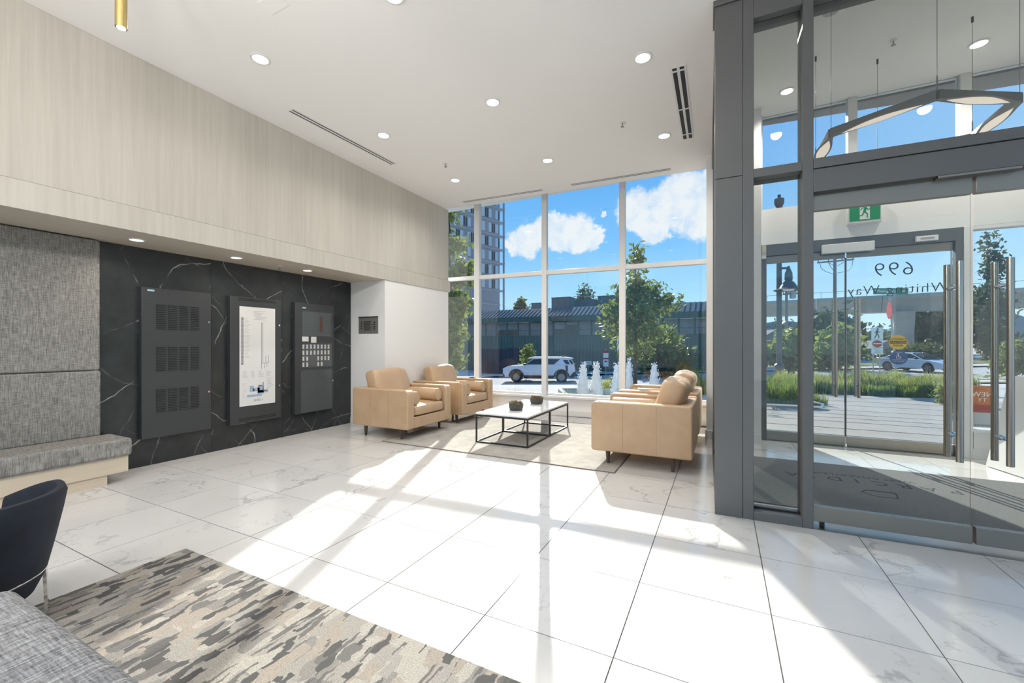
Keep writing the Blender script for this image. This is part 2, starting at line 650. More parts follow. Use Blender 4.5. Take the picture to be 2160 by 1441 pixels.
M = dict(
    tile=marble_tile(), stone=black_stone(), oak=oak('pale_oak'), oak_y=oak('pale_oak_bench', 'y', (0.60, 0.50, 0.37), (0.71, 0.61, 0.47)),
    oak_soffit=oak('oak_soffit', 'y', (0.52, 0.46, 0.38), (0.62, 0.56, 0.47)),
    grout=pbr('grout', (0.085, 0.085, 0.083), 0.9),
    ceil=pbr('ceiling_paint', (0.92, 0.915, 0.90), 0.9),
    white=pbr('wall_paint', (0.86, 0.855, 0.84), 0.8),
    alu=pbr('white_aluminium', (0.80, 0.80, 0.79), 0.35),
    grey=pbr('grey_anodised', (0.155, 0.155, 0.150), 0.42, 0.35, noise=(1.2, 0.04)),
    steel=pbr('brushed_steel', (0.36, 0.325, 0.275), 0.36, 1.0),
    handle=pbr('handle_steel', (0.42, 0.38, 0.33), 0.25, 1.0),
    chrome=pbr('chrome', (0.75, 0.75, 0.76), 0.08, 1.0),
    blackmetal=pbr('black_metal', (0.022, 0.022, 0.023), 0.45),
    cab=pbr('charcoal_cabinet', (0.040, 0.043, 0.046), 0.42),
    cabdark=pbr('cabinet_recess', (0.008, 0.008, 0.009), 0.6),
    glass=glass_mat('window_glass', (0.97, 0.985, 0.98), 0.75), glass_door=glass_mat('door_glass', (0.975, 0.990, 0.983), 0.8),
    tweed=tweed('grey_tweed', (0.105, 0.102, 0.096), (0.25, 0.242, 0.225), (0.42, 0.405, 0.375)),
    tweed_seat=tweed('grey_tweed_seat', (0.105, 0.102, 0.096), (0.26, 0.252, 0.235), (0.43, 0.415, 0.385), 'y', 'x'),
    tweed2=tweed('cool_grey_weave', (0.075, 0.078, 0.082), (0.24, 0.245, 0.255), (0.46, 0.47, 0.485), 'x', 'y', 240),
    leather=leather(), seam=pbr('leather_seam', (0.36, 0.235, 0.135), 0.5),
    walnut=pbr('dark_walnut', (0.075, 0.048, 0.036), 0.4),
    carpet=carpet_pattern(),
    rug=speckle('grey_rug', (0.35, 0.335, 0.31), (0.54, 0.52, 0.48), 90, 0.6, (5.0, 0.55, (0.31, 0.295, 0.28))),
    rugedge=pbr('rug_binding', (0.24, 0.20, 0.165), 0.9),
    mat=speckle('entrance_mat', (0.115, 0.118, 0.120), (0.245, 0.248, 0.25), 240, 0.6),
    matmark=pbr('mat_lettering', (0.028, 0.028, 0.030), 0.9),
    marble_top=pbr('white_marble_top', (0.85, 0.85, 0.85), 0.12, noise=(2.5, 0.04)),
    navy=pbr('navy_velvet', (0.010, 0.014, 0.026), 0.75, noise=(7, 0.5)),
    pot=pbr('grey_pot', (0.055, 0.055, 0.052), 0.7, bump=(40, .4)),
    brass=pbr('brass', (0.55, 0.42, 0.18), 0.25, 1.0),
    paper=pbr('paper', (0.72, 0.71, 0.69), 0.6),
    ink=pbr('ink', (0.10, 0.10, 0.11), 0.7), ink_pale=pbr('pale_ink', (0.42, 0.42, 0.43), 0.7), ink_blue=pbr('plan_blue', (0.33, 0.43, 0.56), 0.7),
    screen=pbr('panel_screen', (0.085, 0.095, 0.10), 0.06), handset=pbr('handset_brown', (0.10, 0.045, 0.035), 0.4), label_teal=pbr('label_teal', (0.20, 0.42, 0.48), 0.4),
    lettering=pbr('black_vinyl', (0.01, 0.01, 0.011), 0.5),
    yellow=pbr('sticker_yellow', (0.75, 0.50, 0.02), 0.5), blue=pbr('sticker_blue', (0.02, 0.09, 0.30), 0.5), red=pbr('sign_red', (0.40, 0.015, 0.02), 0.6, spec=0.2),
    green=pbr('sign_green', (0.0, 0.16, 0.08), 0.45), signwhite=pbr('sign_white', (0.80, 0.80, 0.79), 0.5),
    exitgreen=pbr('exit_green', (0.0, 0.17, 0.075), 0.5, emit=(0.0, 0.25, 0.10), estr=0.15),
    led=pbr('led_diffuser', (0.75, 0.68, 0.60), 0.6, emit=(1.0, 0.86, 0.72), estr=0.25),  # pendant panels are off; faint emission put in to brighten them
    globe=glass_mat('fill_lamp_glass', (0.9, 0.88, 0.85), 0.5),
    lampglow=pbr('downlight_lens', (0.9, 0.9, 0.9), 0.4, emit=(1.0, 0.97, 0.92), estr=2.2),
    asphalt=pbr('asphalt', (0.36, 0.36, 0.35), 0.95, noise=(0.6, 0.12)), plazastone=pbr('plaza_paving', (0.31, 0.29, 0.262), 0.95, noise=(1.5, 0.08)), concrete=pbr('concrete_paving', (0.46, 0.44, 0.41), 0.95, noise=(1.2, 0.08)),
    pave_dark=pbr('paving_joint', (0.17, 0.165, 0.16), 0.95), curb=pbr('kerb', (0.58, 0.57, 0.55), 0.9),
    viaduct=pbr('viaduct_concrete', (0.42, 0.37, 0.31), 0.9, noise=(0.35, 0.15)),
    teal=pbr('teal_cladding', (0.095, 0.150, 0.122), 0.6, noise=(0.5, 0.12)), teal_dark=pbr('teal_fascia', (0.062, 0.108, 0.085), 0.6),
    teal_roof=pbr('teal_roofing', (0.085, 0.135, 0.155), 0.9, spec=0.1), unit=pbr('rooftop_cladding', (0.13, 0.17, 0.18), 0.7),
    blind=pbr('papered_window', (0.20, 0.195, 0.185), 0.5, noise=(0.8, 0.25)), darkglass=pbr('dark_glazing', (0.03, 0.035, 0.04), 0.1),
    tower=pbr('tower_concrete', (0.25, 0.27, 0.31), 0.9), tower_light=pbr('tower_slab', (0.33, 0.35, 0.39), 0.9),
    tower_glass=pbr('tower_glazing', (0.42, 0.50, 0.58), 0.15), fence=pbr('dark_hoarding', (0.035, 0.037, 0.055), 0.8),
    bark=pbr('bark', (0.09, 0.07, 0.055), 0.9, bump=(20, .5)), pole=pbr('weathered_pole', (0.24, 0.21, 0.185), 0.9),
    post=pbr('dark_lamp_post', (0.055, 0.06, 0.066), 0.5), galv=pbr('galvanised', (0.38, 0.39, 0.39), 0.5, 0.6),
    leaf=leaf_mat('green_leaves', (0.045, 0.075, 0.028), (0.12, 0.17, 0.055)), leaf_dark=leaf_mat('dark_conifer', (0.016, 0.032, 0.022), (0.040, 0.065, 0.040), 0.15),
    leaf_light=leaf_mat('light_shrub', (0.085, 0.125, 0.030), (0.20, 0.25, 0.075)), grass=leaf_mat('tall_grass', (0.20, 0.22, 0.06), (0.44, 0.44, 0.19), 0.4),
    grass_green=leaf_mat('green_blades', (0.055, 0.105, 0.022), (0.15, 0.22, 0.06), 0.4),
    lawn=speckle('lawn', (0.10, 0.14, 0.04), (0.22, 0.26, 0.10), 30, 0.4), hedge=leaf_mat('hedge_core', (0.03, 0.05, 0.018), (0.06, 0.09, 0.03), 0.1),
    carwhite=pbr('white_car_paint', (0.66, 0.69, 0.74), 0.25, coat=0.6), carblack=pbr('black_trim', (0.018, 0.019, 0.021), 0.5),
    carglass=pbr('car_glass', (0.02, 0.03, 0.03), 0.06), tyre=pbr('tyre', (0.014, 0.014, 0.014), 0.85), rim=pbr('wheel_rim', (0.30, 0.30, 0.29), 0.35, 0.7),
    headlight=pbr('headlight', (0.8, 0.82, 0.85), 0.1), taillight=pbr('tail_light', (0.12, 0.02, 0.02), 0.2),
    water=pbr('white_water', (0.88, 0.90, 0.91), 0.5), pool=pbr('pool_water', (0.18, 0.24, 0.25), 0.08), cone=pbr('cone_orange', (0.62, 0.10, 0.03), 0.6),
    succ_a=pbr('succulent_green', (0.16, 0.22, 0.09), 0.6), succ_b=pbr('succulent_red', (0.20, 0.085, 0.060), 0.6), succ_c=pbr('succulent_brown', (0.15, 0.10, 0.065), 0.7),
    poster=pbr('poster_orange', (0.50, 0.20, 0.07), 0.6, noise=(14, 0.35)), poster_red=pbr('poster_red', (0.36, 0.08, 0.055), 0.6), poster_grey=pbr('poster_grey', (0.45, 0.50, 0.52), 0.6),
)

# ------------------------------------------------------------------ room shell
H = 3.84
XS, XF, YC = -5.40, -4.666, 4.917
WIN0, WINRZ = (-4.666, 6.97, 0), rad(3.46)

floor = tag(MB().box(-5.6, 6.5, -4.0, 7.25, -0.25, -0.003).build('floor', M['grout']), kind='structure')
TP = 0.602
cache = {}


def put_tile(x0, x1, y0, y1):
    key = (round(x1 - x0, 3), round(y1 - y0, 3))
    c = ((x0 + x1) / 2, (y0 + y1) / 2, 0)
    if key not in cache:
        w, d = (x1 - x0) / 2, (y1 - y0) / 2
        o = MB().box(-w, w, -d, d, -0.011, 0).build('floor_tile', M['tile'], floor)
        cache[key] = o
        o.location = c
    else:
        link_mesh('floor_tile', cache[key], floor, c)


g = 0.0026
for i in range(-9, 7):
    for j in range(-4, 8):
        x0, x1 = -0.392 + i * TP, -0.392 + (i + 1) * TP
        y0, y1 = 2.905 + j * TP, 2.905 + (j + 1) * TP
        x0, x1, y1 = max(x0, -5.40), min(x1, 3.10), min(y1, 7.05)
        if x1 - x0 < 0.03 or y1 - y0 < 0.03 or (y0 > 6.35 and x0 > -0.3):
            continue
        put_tile(x0 + g, x1 - g, y0 + g, y1 - g)
f2 = MB().box(-5.40, 6.5, -4.0, 2.905 - 4 * TP - g, -0.011, 0)
f2.box(3.104, 6.5, 2.905 - 4 * TP, 3.4, -0.011, 0)
f2.build('tile_field', M['tile'], floor)

ce = MB().prism([(-5.5, -4.0), (6.5, -4.0), (6.5, 3.47), (-0.05, 3.47), (-0.05, 6.74), (-5.62, 6.46)], 'z', H, 4.30)
ceiling = tag(ce.build('ceiling', M['ceil']), kind='structure')
MB().box(-5.62, 0.0, 6.3, 7.6, 4.18, 4.32).build('blind_pocket', M['white'], ceiling)
MB().box(-3.114, -2.92, 1.95, 2.07, H - 0.004, H).build('access_panel', M['ceil'], ceiling, bevel=0.001)

wl = MB()
wl.box(-5.62, XF - 0.02, YC, 6.56, 0, H)
wl.box(-5.62, XF - 0.02, -4.0, YC, 2.30, H)
wl.box(-5.62, XS - 0.024, -4.0, YC, 0, 2.30)
wl.box(-5.78, -5.62, 6.3, 7.2, 0, 4.18)
wall_left = tag(wl.build('wall_left', M['white']), kind='structure')
MB().box(XF - 0.018, XF, -4.0, 6.60, 2.499, H - 0.002).build('oak_panel', M['oak'], wall_left, bevel=0.002)
MB().box(XF - 0.018, XF + 0.012, -4.0, 6.645, 2.28, 2.495).build('oak_fascia', M['oak'], wall_left, bevel=0.002)
MB().box(XS - 0.02, XF - 0.019, -4.0, YC - 0.001, 2.28, 2.299).build('soffit_panel', M['oak_soffit'], wall_left)
MB().box(XF - 0.30, XF - 0.001, 6.561, 6.60, 0, 2.28).build('wall_end', M['white'], wall_left)
MB().box(XF - 0.019, XF - 0.002, YC, 6.56, 0.10, 2.279).build('plaster_panel', M['white'], wall_left)
for a, b in ((1.835, 2.829), (2.831, 3.729), (3.731, YC - 0.001)):
    MB().box(XS - 0.02, XS, a, b, 0, 2.279).build('stone_slab', M['stone'], wall_left)
bb = MB().box(XS + 0.001, XF + 0.008, YC - 0.012, YC - 0.001, 0.001, 0.10).box(XF - 0.001, XF + 0.010, YC - 0.012, 6.6, 0.001, 0.10)
tag(bb.build('baseboard_left', M['alu'], bevel=0.002), kind='structure')


# ---- curtain wall window
win = empty('window_1', WIN0, WINRZ, kind='structure')
WT = 4.18
MB().box(-0.96, 4.9, -0.02, 0.16, 0, 0.318).build('sill_wall', M['white'], win)
MB().box(-0.96, 4.9, -0.034, -0.02, 0.001, 0.10).build('skirting', M['alu'], win, bevel=0.002)
MB().box(-0.96, 4.9, -0.085, 0.16, 0.318, 0.358).build('window_sill', M['alu'], win, bevel=0.004)
mul = [(-0.96, -0.88), (0.362, 0.474), (1.748, 1.840), (3.126, 3.228), (4.60, 4.72)]
for a, b in mul:
    w = b - a
    MB().box(a, b, -0.055, 0.05, 0.358, WT).build('mullion', M['alu'], win, bevel=0.004)
for (a0, a), (b, b0) in zip(mul[:-1], mul[1:]):
    MB().box(a, b, -0.045, 0.05, 2.540, 2.615).build('transom', M['alu'], win, bevel=0.003)
    MB().box(a, b, 0.0, 0.05, 0.358, 0.395).build('glazing_bead', M['alu'], win, bevel=0.003)
    MB().box(a, b, 0.010, 0.018, 0.395, 2.540).build('window_pane', M['glass'], win)
    MB().box(a, b, 0.010, 0.018, 2.615, WT).build('window_pane', M['glass'], win)
# ---- vestibule screen (grey storefront)
V0, VRZ = (-0.043, 3.485, 0), rad(1.5)
ves = empty('wall_vestibule', V0, VRZ, kind='structure')
G = M['grey']
MB().box(0, 0.182, 0, 0.25, 0, 2.508).build('pilaster_panel', G, ves, bevel=0.003)
MB().box(0, 0.182, 0, 0.25, 2.511, 3.80).build('pilaster_panel', G, ves, bevel=0.003)
MB().box(-0.012, 0.253, -0.015, 0.26, 3.80, H - 0.001).build('pilaster_cap', G, ves, bevel=0.003)
MB().box(0.1835, 0.253, 0.001, 0.18, 0, 3.80).build('jamb', G, ves, bevel=0.003)
MB().box(0.547, 0.611, 0, 0.18, 0, 3.80).build('post', G, ves, bevel=0.003)
MB().box(2.26, 2.33, 0, 0.18, 0, 3.80).build('post', G, ves, bevel=0.003)
MB().box(2.76, 3.12, 0, 0.25, 0, 3.80).build('pilaster_panel', G, ves, bevel=0.003)
for a, b in ((0.253, 0.547), (0.611, 2.26), (2.33, 2.76)):
    MB().box(a, b, 0.001, 0.18, 3.64, H - 0.001).build('top_rail', G, ves, bevel=0.003)
    MB().box(a, b, 0.06, 0.07, 2.545, 3.64).build('upper_pane', M['glass_door'], ves)
for a, b in ((0.253, 0.547), (2.33, 2.76)):
    MB().box(a, b, 0.001, 0.18, 2.482, 2.545).build('transom', G, ves, bevel=0.003)
    MB().box(a, b, 0.001, 0.18, 0, 0.063).build('bottom_rail', G, ves, bevel=0.003)
    MB().box(a, b, 0.085, 0.095, 0.063, 2.482).build('side_pane', M['glass_door'], ves)
    MB().box(a, b, 0.08, 0.10, 0.063, 0.075).build('gasket', M['cabdark'], ves)
MB().box(0.611, 2.26, -0.012, 0.18, 2.481, 2.548).build('header', G, ves, bevel=0.003)
MB().box(0.611, 2.26, 0.0, 0.20, 2.322, 2.478).build('operator_box', G, ves, bevel=0.003)
MB().box(1.25, 1.62, -0.006, 0.07, 2.306, 2.321).build('door_sensor', M['steel'], ves, bevel=0.002)
MB().box(0.611, 2.26, 0.0, 0.20, 0.0005, 0.006).build('threshold', M['steel'], ves)
# glazed side of the vestibule
w3 = empty('window_2', V0, VRZ, kind='structure')
MB().box(0.0, 0.06, 0.25, 2.77, 0, 0.10).build('bottom_rail', G, w3)
MB().box(0.0, 0.06, 0.25, 2.77, 3.64, H - 0.001).build('top_rail', G, w3)
for y in (1.50,):
    MB().box(0.0, 0.06, y, y + 0.06, 0.10, 3.64).build('post', G, w3)
MB().box(0.025, 0.035, 0.25, 1.50, 0.10, 3.64).build('side_pane', M['glass_door'], w3)
MB().box(0.025, 0.035, 1.56, 2.77, 0.10, 3.64).build('side_pane', M['glass_door'], w3)


def bar_handle(parent, x, y_in, y_out, z0, z1, r=0.0175):
    for y, nm in ((y_in, 'handle'), (y_out, 'handle')):
        h = MB().cyl((x, y, z0), (x, y, z1), r, n=18).build(nm, M['handle'], parent, smooth=True)
    s = MB()
    for z in (z0 + 0.155, z1 - 0.155):
        s.cyl((x, y_in, z), (x, y_out, z), 0.011, n=12)
        s.cyl((x, (y_in + y_out) / 2 - 0.012, z), (x, (y_in + y_out) / 2 + 0.012, z), 0.017, n=14)
    s.build('handle_standoff', M['chrome'], parent, smooth=True)


def glass_door(name, base, rz, x0, x1, z0, z1, hx, top, bot, yc=0.075, hz=(0.55, 1.785), hr=0.0175, gap=0.075):
    d = empty(name, base, rz, kind='structure')
    MB().box(x0, x1, yc - 0.022, yc + 0.022, z1 - top, z1).build('top_rail', M['steel'], d, bevel=0.002)
    MB().box(x0, x1, yc - 0.022, yc + 0.022, z0, z0 + bot).build('bottom_rail', M['steel'], d, bevel=0.002)
    MB().box(x0 + 0.002, x1 - 0.002, yc - 0.005, yc + 0.005, z0 + bot, z1 - top).build('door_pane', M['glass_door'], d)
    bar_handle(d, hx, yc - gap, yc + gap, hz[0], hz[1], hr)
    return d


door1 = glass_door('door_1', V0, VRZ, 0.617, 1.430, 0.040, 2.310, 1.350, 0.105, 0.105)
MB().box(0.655, 0.685, 0.055, 0.09, 0.006, 0.040).build('floor_pivot', M['blackmetal'], door1, bevel=0.004)
door2 = glass_door('door_2', V0, VRZ, 1.446, 2.255, 0.040, 2.310, 1.570, 0.105, 0.105)

# ---- outer vestibule wall
YB = 6.47
MB_ = MB()
MB_.box(-0.182, 0.46, 6.25, 7.60, 0, 4.60)
MB_.box(0.46, 3.30, YB, YB + 0.20, 2.595, 3.067)
MB_.box(2.511, 3.30, YB - 0.01, YB + 0.20, 0, 0.30)
MB_.box(3.10, 3.30, 3.48, YB, 0, 4.60)
wall_front = tag(MB_.build('wall_front', M['white']), kind='structure')
MB().box(2.50, 3.10, YB - 0.05, YB + 0.15, 0.30, 0.33).build('window_sill', M['alu'], wall_front, bevel=0.003)
tag(MB().box(-0.196, 0.46, 6.236, 6.249, 0.001, 0.115).build('baseboard_front', M['alu'], bevel=0.003), kind='structure')
tag(MB().box(2.50, 3.10, YB - 0.025, YB - 0.0105, 0.001, 0.115).build('baseboard_right', M['alu'], bevel=0.003), kind='structure')
MB().box(-0.06, 3.3, 3.47, 3.68, H + 0.0005, 4.60).build('upper_wall', M['white'], wall_front)
tag(MB().box(-0.06, 3.3, 3.68, YB + 0.12, 4.32, 4.60).build('ceiling_vestibule', M['ceil']), kind='structure')
w4 = empty('window_3', (0, YB, 0), 0, kind='structure')
for a, b in ((0.461, 0.49), (1.398, 1.491), (2.407, 2.507)):
    MB().box(a, b, 0.0, 0.12, 3.0675, 4.32).build('mullion', M['alu'], w4, bevel=0.004)
for a, b in ((0.49, 1.398), (1.491, 2.407), (2.507, 3.10)):
    MB().box(a, b, 0.055, 0.065, 3.0675, 4.32).build('clerestory_pane', M['glass'], w4)
w5 = empty('window_4', (0, YB, 0), 0, kind='structure')
MB().box(2.434, 2.507, -0.01, 0.14, 0, 2.594).build('mullion', M['alu'], w5, bevel=0.004)
MB().box(2.507, 3.10, 0.055, 0.065, 0.33, 2.556).build('window_pane', M['glass'], w5)
MB().box(2.507, 3.10, 0.0, 0.12, 2.556, 2.594).build('window_head', M['alu'], w5, bevel=0.003)
trim = empty('trim_1', (0, YB, 0), 0, kind='structure')
MB().box(0.474, 0.536, 0.0, 0.13, 0, 2.594).build('door_jamb', G, trim, bevel=0.003)
MB().box(2.368, 2.433, 0.0, 0.13, 0, 2.594).build('door_jamb', G, trim, bevel=0.003)
MB().box(0.536, 2.368, 0.001, 0.13, 2.448, 2.593).build('door_head', G, trim, bevel=0.003)
MB().box(0.536, 2.368, 0.0, 0.16, 0.0005, 0.008).build('threshold', M['steel'], trim)
B0 = (0, YB, 0)
door3 = glass_door('door_3', B0, 0, 0.538, 1.376, 0.012, 2.444, 1.276, 0.092, 0.115, 0.06, (0.62, 1.85), 0.016)
door4 = glass_door('door_4', B0, 0, 1.392, 2.366, 0.012, 2.444, 1.500, 0.092, 0.115, 0.06, (0.62, 1.85), 0.016)
MB().box(1.376, 1.3835, 0.04, 0.08, 0.127, 2.352).build('meeting_stile', M['blackmetal'], door3)
MB().box(1.3845, 1.392, 0.04, 0.08, 0.127, 2.352).build('meeting_stile', M['steel'], door4)
sf = MB().prism([(-0.4, YB + 0.20), (4.2, YB + 0.20), (4.2, 7.18), (-0.4, 6.70)], 'z', 4.33, 4.60)
tag(sf.build('trim_2', pbr('canopy_soffit', (0.30, 0.285, 0.27), 0.8, noise=(3, .1))), kind='structure')

# lettering on the street door, reading from outside
Mm = frame_M((1.848, YB + 0.0655, 2.172), (-1, 0, 0), (0, 0, 1))
text_mesh('number_lettering', '699', 0.235, M['lettering'], door4, 0.0006, Matrix.Translation((0, -YB, 0)) @ Mm, spacing=1.12, thin=0.0035)
Mm = frame_M((1.872, YB + 0.0655, 1.935), (-1, 0, 0), (0, 0, 1))
text_mesh('street_lettering', 'Whiting Way', 0.155, M['lettering'], door4, 0.0006, Matrix.Translation((0, -YB, 0)) @ Mm, spacing=1.12, thin=0.0016)


def disc_sticker(parent, x, z, r, mat, name):
    return MB().cyl((x, 0.0525, z), (x, 0.0545, z), r, n=32).build(name, mat, parent)


st = disc_sticker(door4, 1.885, 1.300, 0.086, M['yellow'], 'caution_sticker')
MB().box(1.885 - 0.078, 1.885 + 0.078, 0.0515, 0.0524, 1.283, 1.318).build('black_band', M['lettering'], st)
for txt, z, s, mt in (('AUTOMATIC', 1.336, 0.030, 'lettering'), ('CAUTION', 1.300, 0.034, 'yellow'), ('DOOR', 1.262, 0.030, 'lettering')):
    text_mesh('sticker_text', txt, s, M[mt], st, 0.0004, frame_M((1.885, 0.0508, z), (1, 0, 0), (0, 0, 1)))
st = disc_sticker(door4, 1.890, 1.118, 0.084, M['blue'], 'access_sticker')
for txt, z, s in (('CAUTION', 1.178, 0.014), ('AUTOMATIC DOOR', 1.090, 0.014), ('PUSH TO OPERATE', 1.072, 0.012)):
    text_mesh('sticker_text', txt, s, M['signwhite'], st, 0.0004, frame_M((1.890, 0.0515, z), (1, 0, 0), (0, 0, 1)))
wc = MB()
wc.cyl((1.886, 0.0512, 1.160), (1.886, 0.0522, 1.160), 0.007, n=10)
wc.bar((1.886, 0.0518, 1.152), (1.888, 0.0518, 1.128), 0.001, 0.007, (1, 0, 0))
wc.bar((1.888, 0.0518, 1.128), (1.905, 0.0518, 1.126), 0.001, 0.006)
wc.bar((1.905, 0.0518, 1.126), (1.912, 0.0518, 1.112), 0.001, 0.006, (1, 0, 0))
for i in range(14):
    a0, a1 = rad(100 + i * 18), rad(100 + (i + 1) * 18)
    wc.bar((1.888 + .019 * math.cos(a0), 0.0518, 1.122 + .019 * math.sin(a0)), (1.888 + .019 * math.cos(a1), 0.0518, 1.122 + .019 * math.sin(a1)), 0.001, 0.004)
wc.build('wheelchair_symbol', M['signwhite'], st)

# ------------------------------------------------------------------ ceiling fixtures
def make_downlight(name, loc, label, group, r=0.082, power=0.0, warm=(1.0, 0.95, 0.88), glow='lampglow'):
    t = empty(name, loc, 0, label, 'downlight', group)
    # loc is on the ceiling plane; everything hangs just below it
    MB().lathe([(r * 0.78, -0.0005), (r * 0.78, -0.010), (r, -0.006), (r, -0.0005)], 32, close=True).build('trim_ring', M['alu'], t, smooth=True)
    MB().lathe([(0.0005, -0.0012), (r * 0.76, -0.0030), (r * 0.76, -0.0005), (0.0005, -0.0005)], 28).build('lens', M[glow], t, smooth=True)
    if power:
        ld = bpy.data.lights.new('lamp_light', 'SPOT')
        ld.energy = power
        ld.spot_size = rad(150)
        ld.spot_blend = 0.9
        ld.shadow_soft_size = 0.07
        ld.color = warm
        lo = bpy.data.objects.new('lamp_light', ld)
        COL.objects.link(lo)
        lo.parent = t
        lo.location = (0, 0, -0.02)
    return t


PW = 14.5
spots = [(-3.70, 2.345, 'recessed downlight beside the near end of the left slot diffuser'),
         (-2.155, 2.36, 'recessed ceiling downlight cut by the top edge of the picture near its middle'),
         (-0.63, 2.36, 'recessed ceiling downlight cut by the top edge above the seating, right of centre'),
         (-3.70, 3.876, 'recessed ceiling downlight beside the far end of the left slot diffuser'),
         (-2.163, 3.863, 'recessed ceiling downlight in the very middle of the lobby ceiling'),
         (-0.628, 3.865, 'recessed ceiling downlight just left of the dark double-slot grille'),
         (-3.71, 5.432, 'recessed ceiling downlight farthest left, close to the oak wall end'),
         (-2.163, 5.425, 'recessed ceiling downlight between the two slots in front of the window'),
         (-0.628, 5.427, 'recessed ceiling downlight at the far end of the dark double-slot grille')]
for x, y, lab in spots:
    make_downlight('downlight', (x, y, H), lab, 'lobby ceiling downlights', power=PW * (1.0 if y < 3 else 1.7 if y < 5 else 2.6))
make_downlight('downlight', (0.705, 5.97, 4.32), 'recessed downlight in the vestibule ceiling, seen through the narrow sidelight', 'vestibule downlights', power=42)
make_downlight('downlight', (2.33, 5.90, 4.32), 'recessed downlight in the vestibule ceiling beside the hexagonal pendant', 'vestibule downlights', power=42)
for y, lab in ((1.971, 'small downlight in the oak soffit nearest the banquette'), (2.892, 'small downlight in the oak soffit above the plan cabinet'), (3.819, 'small downlight in the oak soffit nearest the grey return wall')):
    make_downlight('soffit_downlight', (-5.01, y, 2.28), lab, 'soffit downlights', r=0.066, power=9, warm=(1.0, .90, .78))


def slot_diffuser(name, c, length, rz, label, wide=0.085, bridges=(), sw=0.07):
    t = empty(name, (c[0], c[1], H), rz, label, 'air vent', 'ceiling slot diffusers')
    h = length / 2
    MB().box(-h, h, -wide / 2, wide / 2, -0.004, -0.0005).build('frame', M['alu'], t)
    for s in (-1, 1):
        y = s * wide * 0.235
        m = MB().box(-h * 0.985, h * 0.985, y - wide * sw, y + wide * sw, -0.0055, -0.0041)
        m.build('slot', M['cabdark'], t)
        for b in bridges:
            MB().box(b - 0.012, b + 0.012, y - wide * 0.15, y + wide * 0.15, -0.0075, -0.0056).build('bridge', M['alu'], t)
    return t


slot_diffuser('slot_diffuser', (-4.19, 3.78), 1.56, rad(88.3), 'long slot diffuser in the ceiling along the oak wall', 0.10)
slot_diffuser('slot_diffuser', (-3.40, 6.375), 1.51, rad(3.5), 'slot diffuser in front of the window, the left one of two')
slot_diffuser('slot_diffuser', (-1.41, 6.46), 1.51, rad(2.6), 'slot diffuser in front of the window, the right one of two')
slot_diffuser('slot_diffuser', (-0.366, 4.885), 1.50, rad(90.5), 'dark double-slot grille in the ceiling beside the vestibule', 0.135, (-0.69, 0.02, 0.62), 0.14)


def sprinkler(loc, label):
    t = empty('sprinkler', loc, 0, label, 'sprinkler', 'fire sprinklers')
    MB().lathe([(0.0005, -0.0005), (0.030, -0.0005), (0.028, -0.006), (0.0005, -0.008)], 20).build('escutcheon', M['alu'], t, smooth=True)
    b = MB().cyl((0, 0, -0.006), (0, 0, -0.045), 0.006, n=10)
    b.build('stem', M['steel'], t)
    MB().cyl((0, 0, -0.045), (0, 0, -0.049), 0.020, n=14).build('deflector', M['steel'], t)


sprinkler((-3.495, 4.878, H), 'small sprinkler head on the ceiling between downlights on the left')
sprinkler((-1.024, 4.898, H), 'small sprinkler head on the ceiling left of the dark grille')
sprinkler((1.54, 5.455, 4.32), 'small sprinkler head on the vestibule ceiling')
sprinkler((-5.06, 3.457, 2.28), 'small sprinkler head under the oak soffit')

t = empty('brass_pendant', (-3.09, 1.145, H), 0, 'slim brass tube pendant hanging at the top left', 'pendant light')
MB().cyl((0, 0, 0), (0, 0, -0.02), 0.04, n=24).build('canopy', M['brass'], t, smooth=True)
MB().cyl((0, 0, -0.02), (0, 0, -0.745), 0.0275, n=24).build('tube', M['brass'], t, smooth=True)
MB().cyl((0, 0, -0.745), (0, 0, -0.748), 0.021, n=20).build('lens', M['lampglow'], t)

# globe-shaped fill lamps added unseen behind the camera to brighten ceiling and walls
FILL_PW = 20.0
for y in (-3.2, -2.4, -1.7, -1.0, -0.4, 0.1, 0.6):
    x = -2.113 + 0.0865 * y
    t = empty('fill_lamp', (x, y, H), 0, 'added globe-shaped fill lamp on a brass stem, unseen behind the camera', 'pendant light', 'added fill lamps behind the camera')
    MB().cyl((0, 0, 0), (0, 0, -0.02), 0.05, n=20).build('canopy', M['brass'], t, smooth=True)
    MB().cyl((0, 0, -0.02), (0, 0, -0.75), 0.008, n=10).build('stem', M['brass'], t, smooth=True)
    MB().cyl((0, 0, -0.75), (0, 0, -0.80), 0.03, n=16).build('holder', M['brass'], t, smooth=True)
    g_ = MB().ball((0, 0, -0.88), 0.09, n=20, m=12).build('globe', M['globe'], t, smooth=True)
    ld = bpy.data.lights.new('lamp_light', 'POINT')
    ld.energy = FILL_PW
    ld.shadow_soft_size = 0.09
    ld.color = (1.0, 0.965, 0.92)
    lo = bpy.data.objects.new('lamp_light', ld)
    COL.objects.link(lo)
    lo.parent = t
    lo.location = (0, 0, -0.88)

